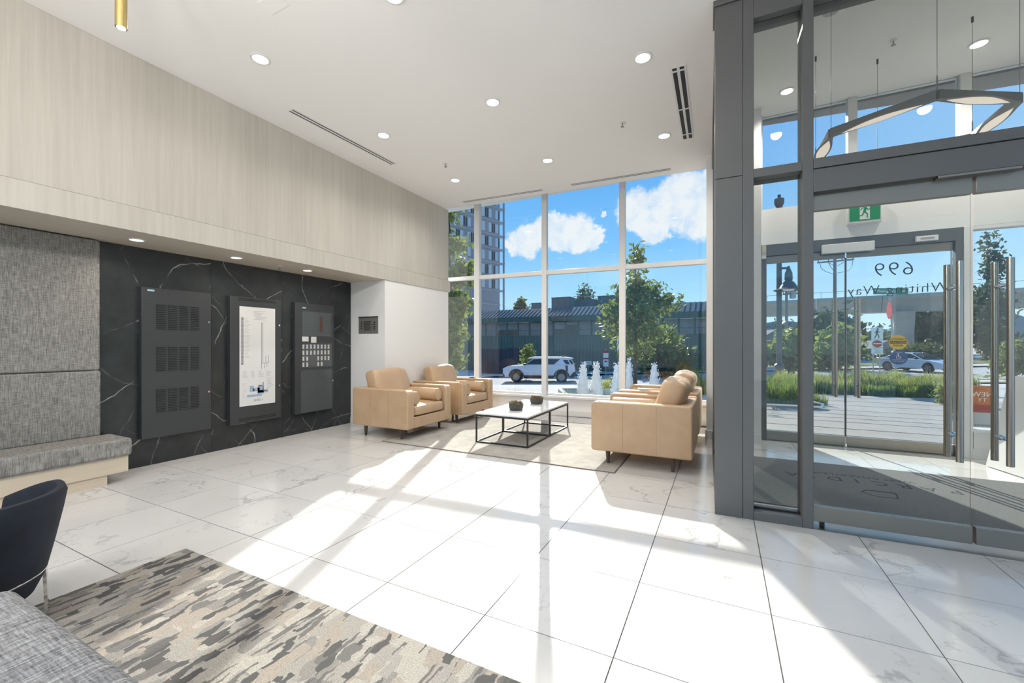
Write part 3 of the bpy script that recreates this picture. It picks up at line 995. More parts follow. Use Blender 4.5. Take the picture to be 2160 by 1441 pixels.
# hexagonal ring pendant in the vestibule
HZ = 3.20
t = empty('hexagon_pendant', (1.49, 5.05, HZ), 0, 'grey hexagonal ring pendant with lens-shaped cream undersides in the vestibule', 'pendant light')
HR = 0.69
vtx = [(HR * math.cos(rad(-90 + 60 * k)), HR * math.sin(rad(-90 + 60 * k))) for k in range(6)]
arm_mat = pbr('pendant_grey', (0.20, 0.205, 0.21), 0.45)
for k in range(6):
    a, b = Vector((*vtx[k], 0)), Vector((*vtx[(k + 1) % 6], 0))
    d = (b - a)
    u = d.normalized()
    w = Vector((-u.y, u.x, 0))
    vs, fs, ls, lf = [], [], [], []
    n = 16
    for i in range(n + 1):
        q = i / n
        bul = max(0.0, math.sin(math.pi * q)) ** 1.6
        hw = 0.020 + 0.042 * bul
        p = a + d * q
        for sx, zz in ((-1, -0.036 + 0.010 * bul), (-1, 0.036), (1, 0.036), (1, -0.036 + 0.010 * bul)):
            vs.append(p + w * (sx * (hw if zz < 0 else 0.020)) + Vector((0, 0, zz)))
    for i in range(n):
        for j in range(4):
            j2 = (j + 1) % 4
            fs.append((i * 4 + j, (i + 1) * 4 + j, (i + 1) * 4 + j2, i * 4 + j2))
    fs += [(0, 1, 2, 3), (n * 4 + 3, n * 4 + 2, n * 4 + 1, n * 4)]
    seg = MB().add(vs, fs).build('arm', arm_mat, t, smooth=True)
    for i in range(n + 1):
        q = 0.12 + 0.76 * i / n
        bul = max(0.0, math.sin(math.pi * q)) ** 1.6
        hw = 0.046 * math.sin(math.pi * i / n) + 0.0008
        p = a + d * q
        for sx in (-1, 1):
            for zz in (-0.036 + 0.010 * bul - 0.0015, -0.036 + 0.010 * bul - 0.004):
                ls.append(p + w * (sx * hw) + Vector((0, 0, zz)))
    for i in range(n):
        o = i * 4
        lf += [(o + 1, o + 5, o + 7, o + 3), (o, o + 2, o + 6, o + 4), (o, o + 4, o + 5, o + 1), (o + 2, o + 3, o + 7, o + 6)]
    MB().add(ls, lf).build('light_panel', M['led'], seg, fix=True)
for k in range(6):
    x, y = vtx[k]
    wire = MB().cyl((x, y, 0.03), (x, y, 4.32 - HZ - 0.01), 0.0022, n=6).cyl((x, y, 0.03), (x, y, 0.15 if k % 2 == 0 else 0.04), 0.005, n=8)
    wire.build('suspension_wire', M['steel'], t)
    if k == 5:
        MB().cyl((x, y, 4.32 - HZ - 0.018), (x, y, 4.32 - HZ - 0.0005), 0.062, n=28).build('canopy', M['galv'], t, smooth=True)
    else:
        MB().cyl((x, y, 4.32 - HZ - 0.05), (x, y, 4.32 - HZ - 0.0005), 0.009, n=10).build('wire_grip', M['post'], t)

# exit sign
t = empty('exit_sign', (1.541, YB, 2.872), 0, 'green running-man exit sign in a white housing above the street doors', 'exit sign')
MB().box(-0.166, 0.166, -0.075, -0.0005, -0.136, 0.136).build('housing', M['alu'], t, bevel=0.012)
MB().box(-0.146, 0.146, -0.078, -0.0755, -0.105, 0.105).build('green_face', M['exitgreen'], t)
rm = MB()
rm.box(-0.048, 0.048, -0.0795, -0.0782, -0.092, 0.100)
pan = rm.build('doorway_panel', M['signwhite'], t)
r2 = MB()
Yr = -0.0805
r2.cyl((0.016, Yr - 0.0004, 0.070), (0.016, Yr + 0.0006, 0.070), 0.015, n=14)
def lim(a, b, w):
    r2.bar((a[0], Yr, a[1]), (b[0], Yr, b[1]), 0.001, w, (b[1] - a[1], 0, -(b[0] - a[0])))
lim((0.008, 0.052), (-0.004, -0.004), 0.026)
lim((0.010, 0.046), (0.034, 0.020), 0.010); lim((0.034, 0.020), (0.060, 0.034), 0.009)
lim((0.004, 0.048), (-0.028, 0.044), 0.010); lim((-0.028, 0.044), (-0.040, 0.018), 0.009)
lim((-0.002, -0.002), (0.026, -0.032), 0.014); lim((0.026, -0.032), (0.020, -0.070), 0.011); lim((0.020, -0.070), (0.036, -0.072), 0.009)
lim((-0.006, -0.002), (-0.024, -0.042), 0.014); lim((-0.024, -0.042), (-0.064, -0.050), 0.011)
r2.build('running_figure', M['exitgreen'], t)

# fittings on the street-door frame
t = empty('door_closer', (1.383, YB, 2.462), 0, 'white bar-shaped door sensor over the middle of the street doors', 'door sensor')
MB().box(-0.257, 0.257, -0.06, -0.0005, -0.056, 0.056).build('cover', M['alu'], t, bevel=0.006)
t = empty('presence_sensor', (2.115, YB, 2.495), 0, 'small white sensor box on the right of the street-door frame', 'door sensor')
MB().box(-0.095, 0.095, -0.045, -0.0005, -0.03, 0.03).build('housing', M['alu'], t, bevel=0.004)
MB().box(-0.06, 0.06, -0.047, -0.0455, -0.010, 0.012).build('label_strip', M['ink_pale'], t)
t = empty('emergency_button', (0.505, YB, 2.50), 0, 'small cream release box at the left jamb of the street doors', 'switch')
MB().box(-0.024, 0.024, -0.04, -0.0005, -0.02, 0.09).build('box', pbr('cream_plastic', (0.55, 0.52, 0.38), .5), t, bevel=0.003)
MB().box(-0.024, 0.024, -0.03, -0.0005, -0.09, -0.022).build('notice', M['paper'], t)

# ------------------------------------------------------------------ furniture
def sgnpow(v, e):
    return math.copysign(abs(v) ** e, v)


def superell(c, rx, ry, rz, e1=0.4, e2=0.4, n=40, m=20, Mx=None, warp=None, ex=None):
    mb = MB()
    vs = [(0, 0, -rz)]
    for j in range(1, m):
        t = -math.pi / 2 + math.pi * j / m
        for i in range(n):
            q = 2 * math.pi * i / n
            ct, st_ = sgnpow(math.cos(t), e1), sgnpow(math.sin(t), e1)
            cx_ = sgnpow(math.cos(t), ex) if ex else ct
            vs.append((rx * cx_ * sgnpow(math.cos(q), e2), ry * ct * sgnpow(math.sin(q), e2), rz * st_))
    vs.append((0, 0, rz))
    fs = [(0, 1 + (i + 1) % n, 1 + i) for i in range(n)]
    for j in range(m - 2):
        for i in range(n):
            a, b = 1 + j * n + i, 1 + j * n + (i + 1) % n
            fs.append((a, b, b + n, a + n))
    L = len(vs) - 1
    fs += [(L, L - n + i, L - n + (i + 1) % n) for i in range(n)]
    if warp:
        vs = [warp(p) for p in vs]
    if Mx is not None:
        vs = [Mx @ Vector(p) for p in vs]
    vs = [(p[0] + c[0], p[1] + c[1], p[2] + c[2]) for p in vs]
    return mb.add(vs, fs)


def rrect(x0, x1, z0, z1, rs, k=6):
    """rounded rectangle, rs = radii of corners (x0z0, x1z0, x1z1, x0z1)"""
    out = []
    cs = [(x0, z0, 180), (x1, z0, 270), (x1, z1, 0), (x0, z1, 90)]
    for (x, z, a), r in zip(cs, rs):
        cx = x + (r if x == x0 else -r)
        cz = z + (r if z == z0 else -r)
        for i in range(k + 1):
            q = rad(a + 90 * i / k)
            out.append((cx + r * math.cos(q), cz + r * math.sin(q)))
    return out


def make_armchair():
    t = empty('armchair', (0, 0, 0), 0, 'x', 'armchair', 'tan leather armchairs')
    L = M['leather']
    for s in (-1, 1):
        y0, y1 = (0.355, 0.490) if s > 0 else (-0.490, -0.355)
        a = MB().prism(rrect(-0.50, 0.50, 0.147, 0.668, (0.03, 0.03, 0.055, 0.03)), 'y', y0, y1).build('arm', L, t, bevel=0.016, seg=3)
        yo = 0.4902 * s
        for x in (-0.165, 0.165):
            MB().box(x - 0.002, x + 0.002, min(yo, yo - s * .003), max(yo, yo - s * .003) + 0.0, 0.165, 0.655).build('seam', M['seam'], a)
    MB().box(-0.50, -0.37, -0.354, 0.354, 0.147, 0.664).build('backrest', L, t, bevel=0.02, seg=3)
    MB().box(-0.37, 0.488, -0.354, 0.354, 0.150, 0.300).build('seat_base', L, t, bevel=0.010, seg=2)

    def crown(p):
        x, y, z = p
        if z > 0:
            z += 0.020 * (1 - (x / 0.44) ** 2) * (1 - (y / 0.36) ** 2)
        return (x, y, z)
    superell((0.062, 0, 0.377), 0.432, 0.350, 0.072, 0.25, 0.22, 48, 20, None, crown).build('seat_cushion', L, t, smooth=60)

    def sag(p):
        x, y, z = p
        z += 0.012 * math.sin(y * 14 + 1.0) * (1 if z > 0 else 0) - 0.018 * (1 - abs(y) / 0.345) * (1 if z > 0.05 else 0)
        x += 0.008 * math.sin(y * 22 + z * 17)
        return (x, y, z)
    Mx = Matrix.Rotation(rad(-20), 4, 'Y')
    superell((-0.262, 0, 0.668), 0.135, 0.352, 0.262, 0.24, 0.50, 64, 40, Mx, sag, 0.85).build('back_cushion', L, t, smooth=60)
    for s in (-1, 1):
        y = s * 0.255
        prof = [(0.0008, -0.30), (0.055, -0.300), (0.082, -0.293), (0.093, -0.265), (0.094, 0.0), (0.093, 0.265), (0.082, 0.293), (0.055, 0.300), (0.0008, 0.30)]
        b = MB().lathe(prof, 28)
        b.v = [(0.150 + v[2], y + v[0], 0.540 + v[1]) for v in b.v]
        o = b.build('bolster', L, t, smooth=50)
        for e in (-0.288, 0.288):
            ring = [(0.150 + e, y + 0.0875 * math.cos(q), 0.540 + 0.0875 * math.sin(q)) for q in [2 * math.pi * i / 28 for i in range(29)]]
            MB().tube(ring, 0.0035, 6).build('piping', M['seam'], o)
    for x in (-0.315, 0.335):
        for y in (-0.415, 0.415):
            MB().cyl((x, y, 0.0112 if x > 0 else 0.0), (x, y, 0.150), 0.016, 0.027, 16).build('leg', M['walnut'], t, smooth=True)
    return t


chairs = [((-4.158, 4.757), 0.0, 'tan leather armchair facing right, the one nearer the black stone wall'),
          ((-4.158, 6.055), 0.0, 'tan leather armchair facing right, in the corner by the window'),
          ((-0.748, 4.870), math.pi, 'tan leather armchair facing left with its side to us, nearest the camera'),
          ((-0.748, 6.130), math.pi, 'tan leather armchair facing left, mostly hidden behind the nearer one by the window')]
proto = make_armchair()
for i, (p, rz, lab) in enumerate(chairs):
    o = proto if i == 0 else copy_tree(proto)
    o.location = (p[0], p[1], 0.0125 if i in () else 0.0)
    o.rotation_euler = (0, 0, rz)
    o['label'] = lab

# seating rug: sits under the tables and between the chairs
t = empty('area_rug', (-2.464, 5.35, 0), 0, 'thin grey beige rug under the coffee tables', 'rug')
MB().box(-1.515, 1.515, -1.205, 1.135, 0.0005, 0.010).build('pile', M['rug'], t, bevel=0.003)
rb = MB()
rb.box(-1.522, 1.522, -1.212, -1.205, 0.0005, 0.011).box(-1.522, 1.522, 1.135, 1.142, 0.0005, 0.011)
rb.box(-1.522, -1.515, -1.205, 1.135, 0.0005, 0.011).box(1.515, 1.522, -1.205, 1.135, 0.0005, 0.011)
rb.build('binding', M['rugedge'], t)


def make_table():
    t = empty('coffee_table', (0, 0, 0), 0, 'x', 'coffee table', 'square coffee tables pushed together')
    w, d = 0.372, 0.374
    b = 0.018
    MB().box(-w, w, -d, d, 0.362, 0.382).build('table_top', M['marble_top'], t, bevel=0.003)
    e = MB()
    e.box(-w - 0.001, w + 0.001, -d - 0.001, -d + b, 0.338, 0.3615).box(-w - 0.001, w + 0.001, d - b, d + 0.001, 0.338, 0.3615)
    e.box(-w - 0.001, -w + b, -d + b, d - b, 0.338, 0.3615).box(w - b, w + 0.001, -d + b, d - b, 0.338, 0.3615)
    e.build('apron', M['blackmetal'], t)
    for x in (-w + b / 2, w - b / 2):
        for y in (-d + b / 2, d - b / 2):
            MB().box(x - b / 2, x + b / 2, y - b / 2, y + b / 2, 0, 0.338).build('leg', M['blackmetal'], t)
    for y in (-d + b / 2, d - b / 2):
        MB().box(-w + b, w - b, y - b / 2, y + b / 2, 0, b).build('stretcher', M['blackmetal'], t)
    for x in (-w + b / 2, w - b / 2):
        MB().box(x - b / 2, x + b / 2, -d + b, d - b, 0, b).build('stretcher', M['blackmetal'], t)
    return t


ta = make_table()
ta.location = (-2.475, 5.005, 0.0105)
ta['label'] = 'square white-topped black wire-frame coffee table nearer the camera'
tb = copy_tree(ta)
tb.location = (-2.475, 5.757, 0.0105)
tb['label'] = 'square white-topped black wire-frame coffee table nearer the window'


def succulent(loc, seed, label):
    r = random.Random(seed)
    t = empty('potted_succulent', loc, 0, label, 'potted plant', 'potted succulents')
    MB().lathe([(0.0008, 0.0), (0.082, 0.0), (0.094, 0.030), (0.098, 0.075), (0.094, 0.086), (0.088, 0.086), (0.088, 0.070), (0.0008, 0.070)], 26).build('pot', M['pot'], t, smooth=True)
    for mi, cnt in (('succ_a', 70), ('succ_b', 60), ('succ_c', 60)):
        m = MB()
        for _ in range(cnt):
            a, q = r.uniform(0, 2 * math.pi), r.uniform(0, 0.082) 
            c = Vector((q * math.cos(a), q * math.sin(a), 0.075))
            b = a + r.uniform(-1, 1)
            tip = c + Vector((math.cos(b) * r.uniform(.01, .03), math.sin(b) * r.uniform(.01, .03), r.uniform(0.018, 0.05)))
            m.cyl(c, c.lerp(tip, .55), 0.004, 0.0075, 6, False).cyl(c.lerp(tip, .55), tip, 0.0075, 0.001, 6, False)
        m.build('leaves', M[mi], t, smooth=True)['kind'] = 'stuff'
    return t


succulent((-2.47, 5.055, 0.393), 3, 'small dark pot of green and red succulents on the nearer table')
succulent((-2.46, 5.73, 0.393), 5, 'small dark pot of brown succulents on the table by the window')

# banquette along the left wall
t = empty('banquette', (-5.40, 0.0, 0), 0, 'grey tweed wall banquette with tall padded back on a pale wood base', 'bench')
Y0 = -1.6
MB().box(0.001, 0.060, Y0, 1.823, 1.028, 2.272).build('back_pad', M['tweed'], t, bevel=0.016, seg=3)
MB().box(0.001, 0.064, Y0, 1.826, 0.395, 1.022).build('back_pad', M['tweed'], t, bevel=0.016, seg=3)
MB().box(0.060, 0.490, Y0, 1.905, 0.244, 0.405).build('seat_cushion', M['tweed_seat'], t, bevel=0.028, seg=4)
MB().box(0.001, 0.455, Y0, 1.885, 0.095, 0.243).build('base', M['oak_y'], t, bevel=0.002)
MB().box(0.001, 0.440, Y0, 1.74, 0.0, 0.094).build('plinth', M['oak_y'], t)

# foreground bench
t = empty('upholstered_bench', (-1.55, 0.12, 0), 0, 'grey woven upholstered bench cut off by the bottom left corner', 'bench')
MB().box(-0.625, 0.625, -0.40, 0.402, 0.20, 0.450).build('seat_pad', M['tweed2'], t, bevel=0.045, seg=5)
MB().box(-0.58, 0.58, -0.36, 0.36, 0.10, 0.20).build('base', M['blackmetal'], t)
for x in (-0.52, 0.52):
    for y in (-0.30, 0.30):
        MB().cyl((x, y, 0.0125), (x, y, 0.10), 0.02, n=12).build('leg', M['chrome'], t, smooth=True)

# navy barrel chair
t = empty('barrel_chair', (-2.93, 0.53, 0), rad(200), 'dark navy velvet barrel chair with a chrome frame at the left edge', 'armchair')
n = 40
vs, fs = [], []
rows = [(0.14, 0.78), (0.22, 0.90), (0.36, 1.0), (0.50, 1.09), (0.575, 1.13), (0.60, 1.10), (0.60, 1.01), (0.575, 0.97), (0.46, 0.90), (0.34, 0.84)]
for z, k in rows:
    for i in range(n + 1):
        a = rad(-120 + 240 * i / n) + math.pi
        drop = 0.10 * max(0.0, (abs(i / n - 0.5) - 0.30) / 0.20) ** 1.5
        rr = 0.295 * k
        vs.append((rr * math.cos(a), rr * math.sin(a), z - drop * max(0, (z - 0.3) / 0.38)))
for j in range(len(rows) - 1):
    for i in range(n):
        a = j * (n + 1) + i
        fs.append((a, a + 1, a + n + 2, a + n + 1))
fs += [tuple(j * (n + 1) for j in range(len(rows))), tuple(j * (n + 1) + n for j in range(len(rows) - 1, -1, -1))]
MB().add(vs, fs).build('shell', M['navy'], t, smooth=60)
superell((0.02, 0, 0.30), 0.25, 0.24, 0.085, 0.35, 0.8, 36, 16).build('seat_cushion', M['navy'], t, smooth=60)
ring = [(0.262 * math.cos(a), 0.262 * math.sin(a), 0.235) for a in [rad(60 + 240 * i / 30) for i in range(31)]]
MB().tube(ring, 0.008, 10).build('frame_rail', M['chrome'], t, smooth=True)
for a in (62, 135, 225, 298):
    x, y = 0.262 * math.cos(rad(a)), 0.262 * math.sin(rad(a))
    MB().bar((x, y, 0.235), (x * 1.03, y * 1.03, 0.0125), 0.012, 0.026, (-y, x, 0)).build('leg', M['chrome'], t)

# patterned carpet in the foreground
t = empty('patterned_carpet', (-1.0, -0.1, 0), 0, 'grey and beige carpet with a broken brushstroke pattern in the foreground', 'carpet')
MB().box(-1.963, 3.6, -2.4, 1.510, 0.0005, 0.012).build('pile', M['carpet'], t, bevel=0.003)

# entrance mat with lettering
t = empty('entrance_mat', (1.62, 4.70, 0), rad(1.0), 'dark grey entrance mat with a logo and wide-spaced lettering inside the vestibule', 'door mat')
MB().box(-1.52, 1.40, -0.78, 0.78, 0.0005, 0.010).build('pile', M['mat'], t, bevel=0.002)
for i, ch in enumerate('PARCIDIA'):
    text_mesh('mat_letter', ch, 0.17, M['matmark'], t, 0.0004, frame_M((0.175 - 0.168 * i, 0.195, 0.0103), (-1, 0, 0), (0, -1, 0)))
text_mesh('mat_text', 'WEST COQUITLAM', 0.088, M['matmark'], t, 0.0004, frame_M((-0.42, 0.36, 0.0103), (-1, 0, 0), (0, -1, 0)), spacing=1.0)
lg = MB()
P4 = [(-0.30, -0.07), (-0.50, -0.07), (-0.55, -0.15), (-0.46, -0.23), (-0.33, -0.22)]
for i in range(5):
    a, b = P4[i], P4[(i + 1) % 5]
    lg.bar((a[0], a[1], 0.0106), (b[0], b[1], 0.0106), 0.026 if i == 0 else 0.012, 0.0008)
lg.build('mat_logo', M['matmark'], t)

# ------------------------------------------------------------------ wall panels
def cabinet(name, y0, label):
    t = empty(name, (XS, y0, 0), 0, label, 'wall cabinet', 'dark cabinets on the stone wall')
    MB().box(0.001, 0.060, 0.0, 0.657, 0.29, 1.870).build('case', M['cab'], t, bevel=0.002)
    for z in (1.532, 0.724):
        MB().cyl((0.060, 0.632, z), (0.066, 0.632, z), 0.011, n=14).build('lock', M['chrome'], t, smooth=True)
    return t


def brand(t, y, z):
    b = MB().box(0.0602, 0.0612, y, y + 0.062, z - 0.010, z + 0.010).build('maker_label', M['label_teal'], t)
    text_mesh('label_text', 'SIEMENS', 0.014, M['signwhite'], b, 0.0003, frame_M((0.0615, y + 0.031, z), (0, 1, 0), (0, 0, 1)))


c1 = cabinet('louvred_cabinet', 2.142, 'tall charcoal wall cabinet with three bands of louvres')
brand(c1, 0.048, 1.840)
for z0, z1 in ((1.434, 1.707), (0.990, 1.252), (0.550, 0.803)):
    for yy in (0.127, 0.233, 0.339, 0.448):
        gb = MB()
        nn = 14
        for k in range(nn):
            z = z0 + (z1 - z0) * (k + 0.5) / nn
            h = (z1 - z0) / nn
            gb.box(0.0602, 0.0665, yy, yy + 0.084, z - h * 0.05, z + h * 0.28)
            gb.cur = 1
            gb.box(0.0602, 0.0608, yy - 0.004, yy + 0.084, z - h * 0.42, z - h * 0.05)
            gb.cur = 0
        gb.build('louvre_block', [M['cab'], M['cabdark']], c1)

c2 = cabinet('plan_cabinet', 3.010, 'charcoal wall cabinet holding a white building floor plan')
for z in (1.846, 1.828, 0.345, 0.325):
    MB().box(0.0602, 0.0612, 0.10, 0.585, z - 0.005, z + 0.005).build('vent_slot', M['cabdark'], c2)
bd = MB().box(0.0602, 0.0630, 0.110, 0.572, 0.500, 1.750).build('plan_board', M['paper'], c2)
r5 = random.Random(4)
XB = 0.0632
def ink(mb, y, z, w, h):
    mb.box(XB, XB + 0.0004, 0.110 + y, 0.110 + y + w, 0.500 + z, 0.500 + z + h)
pale, dark, blu = MB(), MB(), MB()
ink(pale, 0.018, 0.52, 0.032, 0.60)
for k in range(34):
    ink(dark, 0.020, 0.52 + k * 0.0175, r5.uniform(.02, .034), 0.005)
    if k > 4:
        ink(pale, 0.062 + .0, 0.52 + k * 0.0175, r5.uniform(.03, .075), 0.003)
for yy, z0, z1 in ((0.275, 0.53, 1.06), (0.293, 0.53, 1.06), (0.332, 0.53, 0.63), (0.347, 0.48, 0.53), (0.368, 0.53, 0.63), (0.275, 0.46, 0.53), (0.312, 0.46, 0.53)):
    ink(dark, yy, z0, 0.004, z1 - z0)
ink(dark, 0.275, 0.53, 0.10, 0.003)
for k in range(10):
    ink(pale, 0.16 + r5.uniform(0, .04), 1.20 - k * 0.012, r5.uniform(.08, .16), 0.004)
for k in range(6):
    for c in range(4):
        ink(pale, 0.04 + c * 0.10, 0.36 + k * 0.014, r5.uniform(.03, .075), 0.004)
for k in range(10):
    ink(pale, 0.35, 0.19 + k * 0.016, r5.uniform(.03, .09), 0.004)
    ink(pale, 0.035, 0.10 + k * 0.02, r5.uniform(.02, .05), 0.003)
for q in ((0.125, 0.175, 0.05, 0.075), (0.165, 0.175, 0.09, 0.045), (0.225, 0.135, 0.085, 0.100), (0.225, 0.15, 0.14, 0.035), (0.09, 0.108, 0.19, 0.028)):
    ink(blu, *q)
for q in ((0.235, 0.235, 0.05, 0.014), (0.293, 0.185, 0.010, 0.10), (0.170, 0.180, 0.022, 0.022), (0.30, 0.17, 0.05, 0.012)):
    ink(dark, *q)
pale.build('plan_text', M['ink_pale'], bd)
blu.build('plan_area', M['ink_blue'], bd)
o = dark.build('plan_lines', M['ink'], bd)
o.location.x = 0.0003
text_mesh('plan_title', 'LEVEL 1', 0.036, M['ink'], bd, 0.0003, frame_M((XB + 0.0006, 0.110 + 0.236, 0.500 + 0.060), (0, 1, 0), (0, 0, 1)))

c3 = cabinet('alarm_cabinet', 3.876, 'charcoal wall cabinet with a glazed alarm panel, nearest the corner')
brand(c3, 0.112, 1.800)
MB().box(0.0602, 0.0616, 0.112, 0.620, 1.395, 1.752).build('display_window', M['screen'], c3)
rd = MB().box(0.0618, 0.063, 0.400, 0.455, 1.46, 1.68).build('handset', M['handset'], c3, bevel=0.004)
for y0, y1, z0, z1 in ((0.112, 0.215, 1.318, 1.388), (0.255, 0.345, 1.302, 1.388)):
    MB().box(0.0602, 0.0612, y0, y1, z0, z1).build('notice', M['paper'], c3)
zp = MB().box(0.0602, 0.0614, 0.112, 0.615, 0.940, 1.290).build('zone_panel', M['screen'], c3)
lab = MB()
for rr_ in range(4):
    for cc in range(8):
        if (rr_, cc) in ((2, 2), (2, 3), (3, 2), (3, 3), (3, 6), (3, 7)):
            continue
        for q in range(5):
            y = 0.116 + cc * 0.061
            z = 1.272 - rr_ * 0.086 - q * 0.0125
            lab.box(0.0616, 0.0620, y, y + 0.030, z - 0.0085, z)
lab.build('zone_labels', M['paper'], zp)
MB().box(0.0602, 0.0612, 0.09, 0.62, 0.30, 0.90).build('lower_door', M['screen'], c3)

t = empty('intercom_panel', (-5.012, YC, 1.583), 0, 'small grey engraved notice panel set in the grey return wall', 'wall panel')
MB().box(-0.208, 0.208, -0.006, -0.0005, -0.136, 0.136).build('plate', pbr('dull_steel', (0.20, 0.195, 0.185), .5, .2), t, bevel=0.002)
MB().box(-0.208, 0.208, -0.012, -0.0062, 0.118, 0.136).build('top_edge', M['cab'], t)
mk = MB()
r6 = random.Random(9)
for k in range(9):
    mk.box(-0.09, -0.09 + r6.uniform(.12, .19), -0.0070, -0.0062, 0.050 - k * 0.017, 0.059 - k * 0.017)
for k in range(4):
    mk.box(-0.155, -0.130, -0.0070, -0.0062, -0.06 + k * 0.03, -0.043 + k * 0.03)
    mk.box(0.115, 0.150, -0.0070, -0.0062, -0.075 + k * 0.035, -0.055 + k * 0.035)
mk.build('engraving', M['cabdark'], t)

# poster on the vestibule window and an A-board
t = empty('window_poster', (2.60, YB + 0.045, 0.58), 0, 'orange and grey poster stuck to the vestibule window', 'poster')
MB().box(-0.092, 0.10, 0, 0.0015, -0.065, 0.235).build('picture', M['poster'], t)
MB().box(-0.092, 0.10, -0.0008, -0.0001, -0.065, 0.02).build('red_band', M['poster_red'], t)
MB().box(-0.092, 0.10, 0, 0.0015, -0.23, -0.066).build('grey_band', M['poster_grey'], t)
for txt, z, s in (('NEW', 0.135, 0.075), ('TY', 0.075, 0.06)):
    text_mesh('poster_text', txt, s, M['signwhite'], t, 0.0003, frame_M((0.0, -0.0012, z), (-1, 0, 0), (0, 0, 1)))
text_mesh('poster_text', 'SENIORS', 0.032, M['ink'], t, 0.0003, frame_M((0.0, -0.0012, -0.210), (-1, 0, 0), (0, 0, 1)))
t = empty('a_board', (2.74, 5.88, 0), rad(12), 'white folding A-board standing at the right edge inside the vestibule', 'sign board')
for s in (-1, 1):
    pl_ = MB()
    Mx = Matrix.Translation((0, 0, 0.95)) @ Matrix.Rotation(rad(12 * s), 4, 'Y')
    pl_.box(-0.012, 0.012, -0.30, 0.30, -0.965, 0, Mx)
    pl_.build('panel', M['alu'], t, bevel=0.004)

# ------------------------------------------------------------------ outdoors
CF = Vector((-math.sin(YAW), math.cos(YAW), 0))
CR = Vector((math.cos(YAW), math.sin(YAW), 0))


def O(xc, zc, z=0.0):
    p = CR * xc + CF * zc
    return Vector((p.x, p.y, z))


def px_at(px, zc):
    return (px - 1080) / 882 * zc


def sm(t):
    t = max(0.0, min(1.0, t))
    return t * t * (3 - 2 * t)


def gz(xc, zc):
    far = -1.373 + 0.0216 * max(-40, min(60, xc))
    return -0.05 + (far + 0.05) * sm((zc - 13.0) / 13.0)


def patch(name, x0, x1, z0, z1, dz, mat, step=1.5, parent=None, thick=0.3):
    nx, nz = max(1, int((x1 - x0) / (step * 3))), max(1, int((z1 - z0) / step))
    vs, fs = [], []
    for j in range(nz + 1):
        for i in range(nx + 1):
            a, b = x0 + (x1 - x0) * i / nx, z0 + (z1 - z0) * j / nz
            vs.append(O(a, b, gz(a, b) + dz))
    for j in range(nz):
        for i in range(nx):
            k = j * (nx + 1) + i
            fs.append((k, k + 1, k + nx + 2, k + nx + 1))
    return MB().add(vs, fs).build(name, mat, parent)


ground = tag(patch('ground', -140, 190, -60, 260, -0.03, M['concrete'], 1.6), kind='structure')
tag(patch('road', -120, 140, 24.5, 34.0, 0.005, M['asphalt'], 1.0), kind='structure')
tag(patch('pavement', -120, 140, 34.6, 37.0, 0.10, M['concrete'], 1.0), kind='structure')
tag(patch('kerb', -120, 140, 34.0, 34.6, 0.12, M['curb'], 0.6), kind='structure')
tag(patch('verge', 13.5, 60, 15.2, 20.5, 0.02, M['lawn'], 1.0), kind='structure')
tag(patch('verge_strip', 18, 90, 37.0, 40.0, 0.16, M['lawn'], 1.0), kind='structure')

plaza = tag(MB().box(-0.3, 9.5, YB + 0.22, 13.6, -0.20, -0.052).build('plaza', M['pave_dark']), kind='structure')
y = YB + 0.24
k = 0
for w in (0.80, 0.62, 0.70, 0.46, 0.48, 0.62, 0.86, 0.86, 0.80, 0.70):
    for a, b in ((-0.3, 3.0), (3.0, 6.2), (6.2, 9.5)):
        MB().box(a + 0.004, b - 0.004, y, y + w - 0.045, -0.052, -0.030).build('paving_slab', M['plazastone'], plaza)
    y += w


def leaves(blobs, count, size, seed, flat=0.0, per=15):
    r = np.random.default_rng(seed)
    total, count = count, max(6, count // per)
    vol = np.array([b[3] * b[4] * b[5] for b in blobs]) ** 0.75
    idx = r.choice(len(blobs), count, p=vol / vol.sum())
    B = np.array(blobs)[idx]
    d = r.normal(size=(count, 3))
    d /= np.linalg.norm(d, axis=1)[:, None]
    rr = r.uniform(0.15, 1.0, count) ** 0.5 * r.uniform(0.75, 1.25, count)
    c = B[:, :3] + d * rr[:, None] * B[:, 3:6]
    # leaves grow in sprays around twig ends
    k = r.integers(0, count, total)
    c = c[k] + r.normal(size=(total, 3)) * size * np.array([1.5, 1.5, 1.1])
    count = total
    u = r.normal(size=(count, 3))
    u[:, 2] *= (1 - flat)
    u /= np.linalg.norm(u, axis=1)[:, None]
    w = np.cross(u, r.normal(size=(count, 3)))
    w /= np.linalg.norm(w, axis=1)[:, None] + 1e-6
    s = size * r.uniform(0.6, 1.3, count)[:, None]
    V = np.stack([c - u * s, c + w * s * .5, c + u * s, c - w * s * .5], axis=1).reshape(-1, 3)
    m = MB()
    m.v = V.tolist()
    m.f = np.arange(count * 4).reshape(-1, 4).tolist()
    m.mi = [0] * count
    return m


